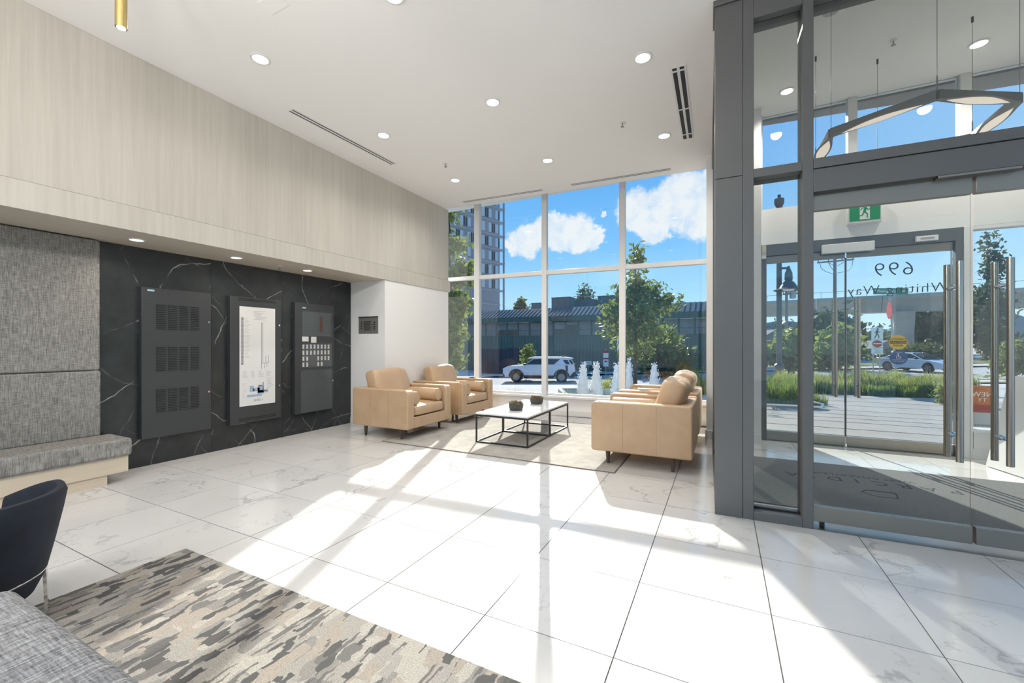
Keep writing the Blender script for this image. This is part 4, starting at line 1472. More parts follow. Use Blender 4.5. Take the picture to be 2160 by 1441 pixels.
def tree(name, base, blobs, count, size, mat, label, seed, trunk_h, trunk_r=0.08, group=None, cat='tree', limbs=6):
    """blobs are relative to base (dx, dy, dz, rx, ry, rz)"""
    t = empty(name, base, 0, label, cat, group)
    leaves(blobs, count, size, seed, per=4 if mat == 'leaf_dark' else 15).build('foliage', M[mat], t, fix=False)
    r = random.Random(seed)
    tr = MB()
    n = 6
    pts = [(r.uniform(-.3, .3) * trunk_r * i / 2 if i else 0, r.uniform(-.3, .3) * trunk_r * i / 2 if i else 0, trunk_h * i / n) for i in range(n + 1)]
    tr.tube(pts, [trunk_r * (1 - 0.8 * i / n) for i in range(n + 1)], 8)
    for _ in range(limbs):
        b = blobs[r.randrange(len(blobs))]
        z0 = min(trunk_h * 0.9, max(trunk_h * .25, b[2] - b[5] * .6))
        tr.tube([(0, 0, z0), (b[0] * .5, b[1] * .5, (z0 + b[2]) / 2 + .1), (b[0], b[1], b[2])], [trunk_r * .4, trunk_r * .25, trunk_r * .1], 6)
    tr.build('trunk', M['bark'], t, smooth=True)
    return t


def cam_blobs(base_xc, base_zc, base_z, lst, zc):
    """lst of (px, py, rpx, rpy) read at depth zc -> relative blobs"""
    out = []
    b0 = O(base_xc, base_zc, base_z)
    for px, py, rx, ry in lst:
        p = O(px_at(px, zc), zc, 1.27 + (727.5 - py) * zc / 882) - b0
        out.append((p.x, p.y, p.z, rx * zc / 882, rx * zc / 882, ry * zc / 882))
    return out


def px_tree(name, px, zc, lst, count, size, mat, label, seed, trunk_r=0.08, group=None, cat='tree', zbase=None, limbs=6):
    xc = px_at(px, zc)
    z0 = gz(xc, zc) if zbase is None else zbase
    bl = cam_blobs(xc, zc, z0, lst, zc)
    top = max(b[2] for b in bl)
    return tree(name, O(xc, zc, z0), bl, count, size, mat, label, seed, top, trunk_r, group, cat, limbs)


px_tree('street_tree', 1340, 18.0, [(1350, 512, 5, 20), (1344, 548, 12, 18), (1340, 585, 20, 26), (1352, 610, 30, 24), (1325, 622, 32, 28), (1375, 625, 34, 20),
        (1412, 632, 22, 12), (1392, 650, 34, 18), (1340, 660, 48, 34), (1300, 645, 24, 28), (1310, 690, 34, 34), (1362, 690, 40, 30), (1335, 730, 38, 28), (1290, 668, 14, 24)],
        3300, 0.125, 'leaf', 'slender leafy street tree behind the third window bay', 21, 0.09, limbs=12)
px_tree('round_bush', 1400, 31.0, [(1400, 735, 40, 40), (1370, 760, 36, 30), (1430, 765, 34, 28), (1395, 715, 26, 22)], 2400, 0.22, 'leaf', 'rounded bush behind the slender street tree', 22, 0.1, cat='bush')
px_tree('leafy_tree', 950, 15.0, [(944, 455, 14, 22), (950, 515, 16, 26), (975, 575, 22, 26), (948, 590, 18, 22), (955, 650, 20, 34), (950, 710, 20, 40), (945, 760, 22, 30), (970, 640, 18, 18)],
        3000, 0.13, 'leaf_light', 'leafy tree seen past the end of the oak wall', 23, 0.08)
px_tree('young_tree', 1112, 33.0, [(1112, 735, 8, 10), (1116, 748, 7, 12), (1105, 760, 6, 10)], 420, 0.13, 'leaf_light', 'thin young tree in front of the dark fence', 24, 0.05)
for i, (px, py, hh, lab) in enumerate(((1098, 640, 26, 'small dark conifer showing over the teal roof on the left'), (1228, 622, 30, 'thin conifer over the teal roof, left of a pair'), (1241, 618, 34, 'dark conifer over the teal roof, right of a pair'))):
    px_tree('distant_conifer', px, 75.0 + 12 * i, [(px, py - hh * .45 + q * hh * .35, 2 + q * 3.2, hh * .25) for q in range(4)], 420, 0.34, 'leaf_dark', lab, 30 + i, 0.2, 'conifers behind the teal building')
for i, (px, zc, lst, cnt, sz, mt, lab) in enumerate((
        (1745, 52, [(1745, 690, 34, 30), (1720, 720, 34, 30), (1770, 705, 26, 34), (1700, 740, 26, 22), (1782, 740, 22, 26)], 2600, 0.55, 'leaf_dark', 'large dark tree below the viaduct behind the utility pole'),
        (1768, 34, [(1768, 715, 22, 20), (1750, 735, 26, 24), (1785, 745, 20, 24), (1735, 755, 24, 20)], 1700, 0.30, 'leaf_light', 'light green shrub left of the street-door meeting line'),
        (1665, 30, [(1668, 725, 22, 22), (1650, 750, 22, 24), (1680, 755, 20, 26)], 1600, 0.26, 'leaf_light', 'yellow green shrub behind the lamp post'),
        (1655, 60, [(1650, 695, 8, 22), (1655, 730, 14, 24), (1640, 745, 16, 20)], 1200, 0.35, 'leaf_dark', 'dark slim tree behind the lamp post'),
        (1965, 62, [(1965, 680, 34, 36), (1945, 720, 30, 36), (1985, 730, 26, 36), (1940, 660, 20, 18)], 2600, 0.62, 'leaf_dark', 'large dark tree right of the viaduct pier'),
        (1845, 95, [(1845, 722, 16, 20), (1868, 725, 18, 16), (1825, 735, 18, 16), (1848, 700, 6, 12)], 1800, 0.55, 'leaf_dark', 'distant dark firs behind the crossing sign'),
        (1950, 46, [(1950, 755, 40, 22), (1910, 762, 26, 18), (1990, 760, 30, 20), (1870, 762, 20, 14)], 2600, 0.34, 'leaf_dark', 'dark hedge of shrubs behind the white sedan'),
        (2080, 40, [(2085, 640, 30, 46), (2070, 700, 34, 44), (2100, 720, 30, 40), (2095, 560, 16, 40), (2090, 510, 8, 30)], 4600, 0.22, 'leaf_dark', 'tall dark fir outside the right vestibule window'),
        (2140, 24, [(2150, 760, 26, 26), (2130, 775, 24, 20), (2165, 745, 24, 26)], 1800, 0.16, 'leaf', 'green bush low outside the right vestibule window'),
        (1990, 9.2, [(1992, 828, 9, 26), (1999, 842, 8, 18)], 500, 0.05, 'leaf_light', 'small yellow shrub at the plaza edge by the door handles'))):
    px_tree('tree' if 'tree' in lab or 'fir' in lab else 'shrub', px, zc, lst, cnt, sz, mt, lab, 50 + i, 0.12 if zc > 12 else 0.015, 'trees across the plaza', 'tree' if 'tree' in lab or 'fir' in lab else 'shrub')


def blades(area, n, h, mat, name, label, seed, lean=0.35, wid=0.006):
    """area: list of (xc0, xc1, zc0, zc1); real blades of grass as one uncountable mass"""
    r = np.random.default_rng(seed)
    x0, x1, z0, z1 = area
    a, b = r.uniform(x0, x1, n), r.uniform(z0, z1, n)
    P = np.outer(a, np.array(CR)) + np.outer(b, np.array(CF))
    P[:, 2] = [gz(p, q) - 0.03 for p, q in zip(a, b)]
    wave = 0.78 + 0.22 * np.sin(a * 3.1 + b * 1.7) + 0.16 * np.sin(a * 7.3 - b * 4.1)
    hh = h * r.uniform(.5, 1.2, n) * wave
    ang = r.uniform(0, 2 * np.pi, n)
    ln = r.uniform(0, lean, n) * hh
    D = np.stack([np.cos(ang), np.sin(ang), np.zeros(n)], 1)
    S = np.stack([-np.sin(ang + 0.7), np.cos(ang + 0.7), np.zeros(n)], 1) * wid
    up = np.zeros((n, 3))
    up[:, 2] = hh
    mid = P + up * .6 + D * (ln * .35)[:, None]
    tip = P + up + D * ln[:, None]
    V = np.stack([P - S, P + S, mid + S * .8, mid - S * .8, tip], 1).reshape(-1, 3)
    m = MB()
    m.v = V.tolist()
    for i in range(n):
        o = i * 5
        m.f += [(o, o + 1, o + 2, o + 3), (o + 3, o + 2, o + 4)]
    m.mi = [0] * len(m.f)
    return tag(m.build(name, M[mat], fix=False), label, 'grass', kind='stuff')


blades((px_at(1598, 9.4), px_at(1715, 9.4), 8.95, 11.5), 5200, 0.62, 'grass_green', 'ornamental_grass', 'tall green ornamental grass beside the steel rail', 61, 0.6, 0.009)
blades((px_at(1660, 12), px_at(2010, 12), 11.25, 13.8), 15000, 0.50, 'grass', 'planting_strip', 'band of pale green grasses edging the plaza', 62, 0.5, 0.012)
blades((px_at(1800, 11.2), px_at(2010, 11.2), 10.6, 11.2), 6000, 0.42, 'grass_green', 'edging_grass', 'darker green grass along the plaza edge under the pale band', 64, 0.4, 0.010)
blades((px_at(1075, 8.9), px_at(1205, 8.9), 8.4, 9.3), 900, 0.40, 'grass_green', 'window_grass', 'sparse grass blades outside the middle window bay', 63, 0.35, 0.006)
blades((px_at(1264, 12), px_at(1300, 12.4), 12.1, 13.4), 700, 0.42, 'grass', 'grass_clump', 'clump of pale grass between the fountain jets', 65, 0.4, 0.008)
blades((px_at(1425, 12), px_at(1500, 12), 11.2, 13.0), 2200, 0.52, 'grass', 'grass_bed', 'bed of pale grass behind the far armchairs', 66, 0.4, 0.008)

# fountain
t = empty('fountain_basin', O(px_at(1300, 10.6), 10.6, -0.05), YAW, 'low fountain basin outside the window', 'fountain')
MB().box(-1.35, 1.55, -0.95, 1.15, 0.0, 0.10).build('basin', M['concrete'], t, bevel=0.02)
MB().box(-1.25, 1.45, -0.85, 1.05, 0.101, 0.112).build('water_surface', M['pool'], t)
for px, zc, top, wpx, lab in ((1230, 10.1, 767, 13, 'white fountain jet just right of the parked car, first from the left'), (1258, 10.1, 767, 13, 'white fountain jet second from the left'), (1301, 10.7, 768, 12, 'white fountain jet partly behind the window mullion'),
                             (1327, 11.2, 760, 9, 'white fountain jet right of the mullion'), (1380, 11.2, 768, 11, 'white fountain jet farthest right over the tan armrests')):
    r = random.Random(px)
    zt = 1.27 - (top - 727.5) * zc / 882
    rb_ = wpx * zc / 882
    h = zt - 0.06
    t = empty('water_jet', O(px_at(px, zc), zc, 0.062), 0, lab, 'fountain jet', 'fountain jets')
    prof, n = [], 22
    vs, fs = [], []
    mm = 18
    for j in range(mm + 1):
        q = j / mm
        for i in range(n):
            a = 2 * math.pi * i / n
            rr = rb_ * (1.0 - 0.72 * q ** 1.1) * r.uniform(0.72, 1.2)
            vs.append((rr * math.cos(a), rr * math.sin(a), h * q * (0.92 if q == 1 else 1) * r.uniform(.97, 1.03)))
    for j in range(mm):
        for i in range(n):
            fs.append((j * n + i, j * n + (i + 1) % n, (j + 1) * n + (i + 1) % n, (j + 1) * n + i))
    fs.append(tuple(range(mm * n, mm * n + n)))
    MB().add(vs, fs).build('water_column', M['water'], t, smooth=70)
    sp = MB()
    for _ in range(150):
        q = r.uniform(0.15, 1.06)
        a = r.uniform(0, 6.28)
        rr = rb_ * (1.25 - 0.8 * q) * r.uniform(.5, 1.3)
        s = r.uniform(.005, .013)
        sp.ball((rr * math.cos(a), rr * math.sin(a), h * q), s, s, s * 1.8, 5, 4)
    sp.build('spray', M['water'], t)['kind'] = 'stuff'


# ---- cars
def loft(poly, wfun, name, mat, parent, bevel=0.0):
    n = len(poly)
    vs = [(x, -wfun(x, z), z) for x, z in poly] + [(x, wfun(x, z), z) for x, z in poly]
    fs = [tuple(range(n)), tuple(range(2 * n - 1, n - 1, -1))] + [(i, n + i, n + (i + 1) % n, (i + 1) % n) for i in range(n)]
    return MB().add(vs, fs).build(name, mat, parent, bevel=bevel, seg=3)


def arc(cx, cz, r, a0, a1, k=10):
    return [(cx + r * math.cos(rad(a0 + (a1 - a0) * i / k)), cz + r * math.sin(rad(a0 + (a1 - a0) * i / k))) for i in range(k + 1)]


def wheel(parent, x, y, r, w=0.22):
    s = 1 if y > 0 else -1
    wh = MB().lathe([(r * .62, -w / 2), (r * .95, -w / 2), (r, -w * .35), (r, w * .35), (r * .95, w / 2), (r * .62, w / 2)], 28, close=True)
    wh.v = [(x + v[0], y + v[2], r + v[1]) for v in wh.v]
    o = wh.build('wheel', M['tyre'], parent, smooth=True)
    rm_ = MB().cyl((x, y + s * w * .30, r), (x, y + s * w * .36, r), r * .12, n=12)
    for k in range(5):
        a = 2 * math.pi * k / 5
        rm_.bar((x, y + s * w * .36, r), (x + r * .62 * math.cos(a), y + s * w * .42, r + r * .62 * math.sin(a)), 0.03, r * .22, (-math.sin(a), 0, math.cos(a)))
    ring = MB()
    pts = [(x + r * .61 * math.cos(q), y + s * w * .44, r + r * .61 * math.sin(q)) for q in [2 * math.pi * i / 24 for i in range(25)]]
    rm_.tube(pts, r * .045, 6)
    rm_.cyl((x, y + s * w * .10, r), (x, y + s * w * .14, r), r * .60, n=24)
    rm_.build('rim', M['rim'], o, smooth=True)


suv = empty('suv_car', O(px_at(1138, 29.6), 29.6, gz(px_at(1138, 29.6), 29.6) + 0.008), YAW - rad(7), 'white boxy electric SUV parked side-on across the street', 'car')
WB, R1 = 1.55, 0.385
wide = lambda x, z: 0.985 - 0.06 * max(0, abs(x) - 2.2) / 0.3
body = [(-2.42, 0.36), (-2.50, 0.62), (-2.47, 0.88), (-2.36, 1.02), (-2.05, 1.10), (-1.0, 1.19), (1.6, 1.23), (2.40, 1.24), (2.48, 0.95), (2.47, 0.62), (2.36, 0.42), (2.08, 0.36)]
body += arc(WB, 0.40, 0.46, -5, 185, 12)[0:] + [(-WB + 0.46, 0.34)]
body += arc(-WB, 0.40, 0.46, -5, 185, 12)
loft(body, wide, 'body', M['carwhite'], suv, 0.03)
loft([(-1.05, 1.18), (-0.42, 1.60), (-0.15, 1.67), (1.9, 1.67), (2.25, 1.60), (2.42, 1.23)], lambda x, z: 0.93 - 0.30 * (z - 1.18), 'cabin', M['carwhite'], suv, 0.03)
loft([(-0.80, 1.66), (-0.42, 1.735), (1.75, 1.745), (2.38, 1.66), (2.30, 1.64), (-0.55, 1.63)], lambda x, z: 0.80, 'roof', M['carwhite'], suv, 0.02)
for s in (-1, 1):
    def side_glass(poly, nm):
        m = MB()
        n = len(poly)
        f = lambda x, z: s * (0.93 - 0.30 * (z - 1.18) + 0.006)
        vs = [(x, f(x, z), z) for x, z in poly] + [(x, f(x, z) - s * 0.02, z) for x, z in poly]
        fs = [tuple(range(n)), tuple(range(2 * n - 1, n - 1, -1))] + [(i, n + i, n + (i + 1) % n, (i + 1) % n) for i in range(n)]
        m.add(vs, fs).build(nm, M['carglass'], suv)
    side_glass([(-0.92, 1.235), (-0.36, 1.60), (0.25, 1.62), (0.25, 1.24)], 'front_window')
    side_glass([(0.29, 1.24), (0.29, 1.62), (1.45, 1.61), (1.05, 1.25)], 'rear_window')
    side_glass([(1.62, 1.57), (1.95, 1.57), (2.12, 1.27), (1.85, 1.27)], 'quarter_window')
    side_glass([(2.02, 1.58), (2.22, 1.55), (2.36, 1.28), (2.20, 1.28)], 'tail_glass')
    ya, yb_ = sorted((s * 0.80, s * 0.999))
    for wx in (-WB, WB):
        MB().prism(arc(wx, 0.40, 0.54, 0, 180, 16) + arc(wx, 0.40, 0.455, 180, 0, 16), 'y', ya, yb_).build('wheel_arch', M['carblack'], suv)
    MB().box(-WB + 0.52, WB - 0.52, ya, yb_, 0.30, 0.50).build('side_sill', M['carblack'], suv, bevel=0.02)
    MB().prism([(1.86, 0.80), (1.98, 0.80), (1.98, 1.18), (1.80, 1.18)], 'y', min(s * .9, s * .992), max(s * .9, s * .992)).build('black_insert', M['carblack'], suv)
    MB().box(2.36, 2.50, min(s * .62, s * .93), max(s * .62, s * .93), 0.80, 1.25).build('tail_light', M['taillight'], suv, bevel=0.02)
    MB().box(-1.06, -0.86, min(s * .92, s * 1.14), max(s * .92, s * 1.14), 1.20, 1.32).build('mirror', M['carblack'], suv, bevel=0.03)
    for wx in (-WB, WB):
        wheel(suv, wx, s * 0.86, R1)
loft([(2.05, 0.33), (2.40, 0.36), (2.50, 0.62), (2.50, 0.78), (2.35, 0.72), (2.15, 0.50)], lambda x, z: 0.99, 'rear_bumper', M['carblack'], suv, 0.02)
loft([(-2.30, 0.32), (-2.47, 0.38), (-2.515, 0.60), (-2.40, 0.60)], lambda x, z: 0.95, 'front_bumper', M['carblack'], suv, 0.02)
MB().box(-2.50, -2.40, -0.90, 0.90, 0.86, 0.94).build('headlight_bar', M['headlight'], suv, bevel=0.02)
MB().box(1.55, 1.75, -0.03, 0.03, 1.745, 1.82).build('aerial_fin', M['carblack'], suv, bevel=0.01)

sed = empty('sedan_car', O(px_at(1934, 31.0), 31.0, gz(px_at(1934, 31), 31.0) + 0.008), YAW + rad(97), 'white sedan on the street seen through the glass door', 'car')
WB, R1 = 1.42, 0.345
wide = lambda x, z: 0.93 - 0.12 * max(0, abs(x) - 1.9) / 0.45 - 0.05 * max(0, z - 0.7)
body = [(-2.30, 0.28), (-2.36, 0.50), (-2.30, 0.66), (-2.0, 0.78), (-1.15, 0.92), (1.5, 0.98), (2.2, 0.98), (2.34, 0.75), (2.32, 0.45), (2.2, 0.30), (1.9, 0.25)]
body += arc(WB, 0.35, 0.40, -8, 188, 12) + arc(-WB, 0.35, 0.40, -8, 188, 12)
loft(body, wide, 'body', M['carwhite'], sed, 0.04)
loft([(-1.05, 0.93), (-0.15, 1.36), (0.35, 1.43), (0.9, 1.38), (1.95, 0.99)], lambda x, z: 0.83 - 0.42 * (z - 0.92), 'cabin', M['carwhite'], sed, 0.04)
wsv = [(-1.03, -0.70, 0.965), (-1.03, 0.70, 0.965), (-0.20, 0.58, 1.365), (-0.20, -0.58, 1.365)]
MB().add([(a - 0.03, b, c + 0.03) for a, b, c in wsv] + [(a + 0.03, b, c - 0.03) for a, b, c in wsv], [(0, 1, 2, 3), (7, 6, 5, 4), (0, 4, 5, 1), (1, 5, 6, 2), (2, 6, 7, 3), (3, 7, 4, 0)]).build('windscreen', M['carglass'], sed)
for s in (-1, 1):
    f = lambda x, z: s * (0.83 - 0.42 * (z - 0.92) + 0.008)
    poly = [(-0.85, 1.0), (-0.12, 1.33), (0.85, 1.34), (1.6, 1.03)]
    m = MB()
    n = 4
    vs = [(x, f(x, z), z) for x, z in poly] + [(x, f(x, z) - s * 0.02, z) for x, z in poly]
    m.add(vs, [(0, 1, 2, 3), (7, 6, 5, 4)] + [(i, n + i, n + (i + 1) % n, (i + 1) % n) for i in range(n)]).build('side_window', M['carglass'], sed)
    MB().ball((-2.10, s * 0.68, 0.665), 0.20, 0.13, 0.06, 14, 8).build('headlight', M['headlight'], sed, smooth=True)
    MB().box(-0.80, -0.62, min(s * .88, s * 1.05), max(s * .88, s * 1.05), 0.95, 1.06).build('mirror', M['carblack'], sed, bevel=0.03)
    for wx in (-WB, WB):
        wheel(sed, wx, s * 0.80, R1, 0.2)
loft([(-2.2, 0.24), (-2.37, 0.30), (-2.375, 0.40), (-2.2, 0.40)], lambda x, z: 0.80, 'front_intake', M['carblack'], sed, 0.01)

# ---- teal industrial building across the street
bX0, bX1, bY = -34.0, 0.4, 39.0
b = empty('industrial_building', (0, bY, -1.45), 0, 'long low teal metal-clad building across the street', 'building')
def corr(x0, x1, z0, z1, pitch, depth, y=0.0):
    m = MB()
    n = int((x1 - x0) / pitch)
    vs = []
    for i in range(n + 1):
        for k_, dy in ((0.0, 0.0), (0.30, 0.0), (0.45, -depth), (0.85, -depth)):
            x = x0 + (i + k_) * pitch
            if x <= x1:
                vs += [(x, y + dy, z0), (x, y + dy, z1)]
    fs = [(2 * i, 2 * i + 2, 2 * i + 3, 2 * i + 1) for i in range(len(vs) // 2 - 1)]
    return m.add(vs, fs)
Zb = -1.45
MB().box(bX0, bX1, 0.05, 14.0, 0, 5.0).build('block', M['teal_dark'], b)
corr(bX0, bX1, 0.0, 2.17 - Zb, 0.34, 0.06).build('wall_cladding', M['teal'], b)
corr(bX0, bX1, 3.56 - Zb, 4.10 - Zb, 0.42, 0.05, -0.45).build('fascia', M['teal_dark'], b)
rf = MB()
x = bX0
rf.add([(bX0, -0.46, 4.10 - Zb), (bX1, -0.46, 4.10 - Zb), (bX1, 1.6, 5.08 - Zb), (bX0, 1.6, 5.08 - Zb)], [(0, 1, 2, 3)])
rf.add([(bX0, 1.6, 5.08 - Zb), (bX1, 1.6, 5.08 - Zb), (bX1, 14.0, 4.9 - Zb), (bX0, 14.0, 4.9 - Zb)], [(0, 1, 2, 3)])
rf.add([(bX0, -0.46, 3.56 - Zb), (bX1, -0.46, 3.56 - Zb), (bX1, 0.05, 3.56 - Zb), (bX0, 0.05, 3.56 - Zb)], [(0, 1, 2, 3)])
x = bX0
while x < bX1:
    rf.bar((x, -0.46, 4.12 - Zb), (x, 1.6, 5.10 - Zb), 0.06, 0.05)
    x += 0.42
rf.build('roof', M['teal_roof'], b, fix=False)
pitch = 1.29
wx = -24.6
wi = 0
wproto = None
while wx < -0.4:
    wdt = pitch - 0.16
    if wproto is None:
        wproto = MB().box(-wdt / 2, wdt / 2, -0.03, 0.03, 2.20 - Zb, 3.54 - Zb).build('window', M['blind'], b, loc=(wx, 0, 0))
        wo_ = wproto
    else:
        wo_ = link_mesh('window', wproto, b, (wx, 0, 0))
    if wi in (3, 4, 8, 9, 13):
        MB().box(-wdt / 2 + 0.05, wdt / 2 - 0.05, -0.045, -0.031, 2.25 - Zb, 2.85 - Zb + (0.35 if wi == 9 else 0)).build('open_pane', M['darkglass'], wo_)
    else:
        MB().box(-wdt / 2, wdt / 2, -0.05, -0.031, 2.72 - Zb, 2.76 - Zb).build('glazing_bar', M['teal_dark'], wo_)
    MB().box(wx + wdt / 2, wx + wdt / 2 + 0.16, -0.06, 0.05, 2.17 - Zb, 3.56 - Zb).build('window_post', M['teal_dark'], b)
    wx += pitch
    wi += 1
def unit(pxa, pxb, ytop, ybot, zc, nm='rooftop_unit'):
    pa, pb = O(px_at(pxa, zc), zc), O(px_at(pxb, zc), zc)
    z0, z1 = 1.27 + (727.5 - ybot) * zc / 882 - Zb, 1.27 + (727.5 - ytop) * zc / 882 - Zb
    yy = (pa.y + pb.y) / 2 - bY
    m = MB().box(pa.x, pb.x, yy, yy + 2.0, 3.4, z1)
    m.box(pa.x - .05, pb.x + .05, yy - .05, yy + 2.05, z1, z1 + 0.06)
    xx = pa.x
    while xx < pb.x:
        m.box(xx, xx + 0.05, yy - 0.04, yy, 3.4, z1)
        xx += 0.28
    m.build(nm, M['unit'], b)
unit(1160, 1205, 628, 652, 45)
unit(1119, 1142, 640, 652, 46)
unit(1210, 1255, 633, 650, 46)
unit(1257, 1320, 624, 650, 45)
rl = MB()
za, zb_ = O(px_at(1205, 46), 46), O(px_at(1258, 46), 46)
zr = 1.27 + (727.5 - 625) * 46 / 882 - Zb
rl.tube([(za.x, za.y - bY, zr - .2), (za.x + .6, za.y - bY, zr), (zb_.x, zb_.y - bY, zr)], 0.035, 6)
rl.build('roof_rail', M['galv'], b)

f = empty('hoarding', O(px_at(1070, 37.6), 37.6, gz(0, 37) + 0.0), rad(2), 'dark corrugated hoarding in front of the teal building on the left', 'fence')
for k in range(8):
    MB().box(-2.6 + k * 0.62, -2.0 + k * 0.62, 0, 0.06, 0, 2.0 + (0.25 if k < 4 else 0.35)).build('fence_panel', M['fence'], f)


def simple_sign(name, px, zc, ztop, boards, label, cat='sign', r=0.03, tilt=0.0, pmat='galv', zb=None, rz=0.0, two=False):
    xc = px_at(px, zc)
    g0 = gz(xc, zc) - 0.04 if zb is None else zb
    t = empty(name, O(xc, zc, g0), YAW + rz, label, cat)
    for q in ((-0.16, 0.16) if two else (0,)):
        MB().cyl((q, 0.03, 0), (q + tilt, 0.03, ztop - g0), r, n=10).build('post', M[pmat], t, smooth=True)
    for nm, poly, mat, y_ in boards:
        MB().prism([(a, c - g0) for a, c in poly], 'y', y_ - 0.006, y_).build(nm, M[mat], t)
    return t


def rect(a, b, c, d):
    return [(a, c), (b, c), (b, d), (a, d)]


def ngon(cx, cz, rx, rz, n=24, a0=0):
    return [(cx + rx * math.cos(a0 + 2 * math.pi * i / n), cz + rz * math.sin(a0 + 2 * math.pi * i / n)) for i in range(n)]


simple_sign('parking_sign', 1278, 33, 0.95, [('notice_board', rect(-0.20, 0.20, -0.45, 0.80), 'signwhite', -0.01), ('red_band', rect(-0.20, 0.20, 0.62, 0.82), 'red', -0.018), ('red_band', rect(-0.20, 0.20, 0.12, 0.24), 'red', -0.018), ('dark_block', rect(-0.12, 0.12, -0.10, 0.02), 'ink', -0.018)],
            'narrow red and white parking sign across the street')
simple_sign('sign_board', 1241, 35.5, -0.10, [('board', rect(-0.27, 0.27, -0.42, -0.12), 'paper', -0.01), ('lettering_bar', rect(-0.18, 0.18, -0.30, -0.25), 'ink', -0.018)], 'small white notice board behind the left fountain jets')
simple_sign('beige_post', 1305, 26, 2.05, [('panel', rect(-0.10, 0.10, 0.85, 2.05), 'paper', -0.02)], 'tall beige panel beside the window mullion across the street', 'post', 0.05, pmat='pole')

c = empty('traffic_cone', O(px_at(1438, 22), 22, gz(px_at(1438, 22), 22) - 0.03), 0, 'orange traffic cone beyond the far armchair', 'traffic cone')
MB().box(-0.2, 0.2, -0.2, 0.2, 0, 0.03).build('foot', M['cone'], c)
MB().lathe([(0.15, 0.03), (0.03, 0.75), (0.0008, 0.75)], 18).build('body', M['cone'], c, smooth=True)
MB().lathe([(0.098, 0.38), (0.074, 0.52)], 18).build('white_band', M['signwhite'], c)

# residential tower on the left
TD = (CR * 0.728 + CF * 0.686).normalized()
TN = Vector((TD.y, -TD.x, 0))
tp = O(px_at(1054, 95), 95, -2)
trz = math.atan2(TD.y, TD.x)
tw = empty('residential_tower', tp, trz, 'tall grey apartment tower with rows of windows at the left of the view', 'building')
FH, NF = 3.12, 15
MB().box(-26, 0, 0, 18, 0, FH * NF + 2).build('walls', M['tower'], tw)
slab = MB().box(-26, 0.1, -0.10, -0.001, -0.28, 0.0).build('floor_band', M['tower_light'], tw, loc=(0, 0, FH))
for k in range(2, NF + 1):
    link_mesh('floor_band', slab, tw, (0, 0, FH * k))
wpan = MB().box(-0.42, 0.42, -0.06, -0.001, 0.35, 2.35).build('tower_window', M['tower_glass'], tw, loc=(-0.9, 0, FH * 6))
wdk = MB().box(-0.42, 0.42, -0.06, -0.001, 0.35, 2.35).build('tower_window', M['darkglass'], tw, loc=(-1.62, 0, FH * 6))
wdk.scale.x = 0.45
for k in range(5, NF):
    for c_ in range(9):
        xx = -0.95 - c_ * 1.95
        if not (k == 6 and c_ == 0):
            link_mesh('tower_window', wpan, tw, (xx, 0, FH * k))
            o = link_mesh('tower_window', wdk, tw, (xx - (0.68 if (k + c_) % 2 else -0.68), 0, FH * k))
bal = MB().box(0.05, 1.55, 0.0, 1.6, -0.14, 0.14).build('balcony_slab', M['tower_light'], tw, loc=(0, 0, FH * 5))
for k in range(6, NF + 1):
    link_mesh('balcony_slab', bal, tw, (0, 0, FH * k))
MB().box(1.25, 1.55, 0.0, 0.35, 0, FH * NF).build('balcony_post', M['tower'], tw)

# elevated rail viaduct
A, B_ = O(px_at(1500, 73), 73), O(px_at(2420, 46.5), 46.5)
dv = (B_ - A)
L_ = dv.length
vrz = math.atan2(dv.y, dv.x)
vi = empty('viaduct', (A.x, A.y, -1), vrz, 'elevated concrete rail viaduct crossing the view beyond the plaza', 'viaduct')
nseg = 6
for k in range(nseg):
    x0, x1 = L_ * k / nseg, L_ * (k + 1) / nseg - 0.06
    sec = [(-1.3, 6.85), (1.3, 6.85), (1.75, 8.1), (2.4, 8.6), (2.4, 9.15), (-2.4, 9.15), (-2.4, 8.6), (-1.75, 8.1)]
    MB().prism([(p, q) for p, q in sec], 'x', x0, x1).build('deck_segment', M['viaduct'], vi)
hr_ = MB()
for k in range(26):
    x0 = L_ * k / 26
    hr_.cyl((x0, -2.3, 9.15), (x0, -2.3, 10.0), 0.03, n=6)
hr_.bar((0, -2.3, 10.0), (L_, -2.3, 10.0), 0.05, 0.05)
hr_.build('guard_rail', M['galv'], vi)
for pxp in (1903, 1470):
    # where the pier's column stands along the deck
    best = min(range(400), key=lambda i: abs((lambda q: 1080 + 882 * q.dot(CR) / q.dot(CF) - pxp)(A + dv * (i / 399))))
    xx = L_ * best / 399
    MB().prism([(-1.2, 0), (1.2, 0), (1.2, 4.2), (1.9, 6.2), (2.2, 6.85), (-2.2, 6.85), (-1.9, 6.2), (-1.2, 4.2)], 'x', xx - 1.05, xx + 1.05).build('pier', M['viaduct'], vi, bevel=0.08)

# street lamp with a bell shade
lx, lz = px_at(1643.5, 16.1), 16.1
lp = empty('street_lamp', O(lx, lz, gz(lx, lz) - 0.03), YAW, 'dark street lamp with a wide bell shade beyond the vestibule', 'street lamp')
MB().lathe([(0.0008, 0), (0.19, 0), (0.185, 0.06), (0.155, 0.12), (0.15, 0.62), (0.17, 0.66), (0.17, 0.72), (0.10, 0.80), (0.0008, 0.82)], 20).build('base', M['post'], lp, smooth=True)
MB().cyl((0, 0, 0.8), (0, 0, 6.65), 0.098, 0.085, 18).build('pole', M['post'], lp, smooth=True)
MB().lathe([(0.0008, 6.65), (0.16, 6.65), (0.16, 6.75), (0.10, 6.80), (0.17, 6.95), (0.17, 7.12), (0.06, 7.16), (0.06, 7.28), (0.0008, 7.28)], 16).build('finial', M['post'], lp, smooth=True)
MB().bar((0.0, 0, 4.45), (0.10, -0.35, 4.40), 0.05, 0.08).build('bracket', M['post'], lp)
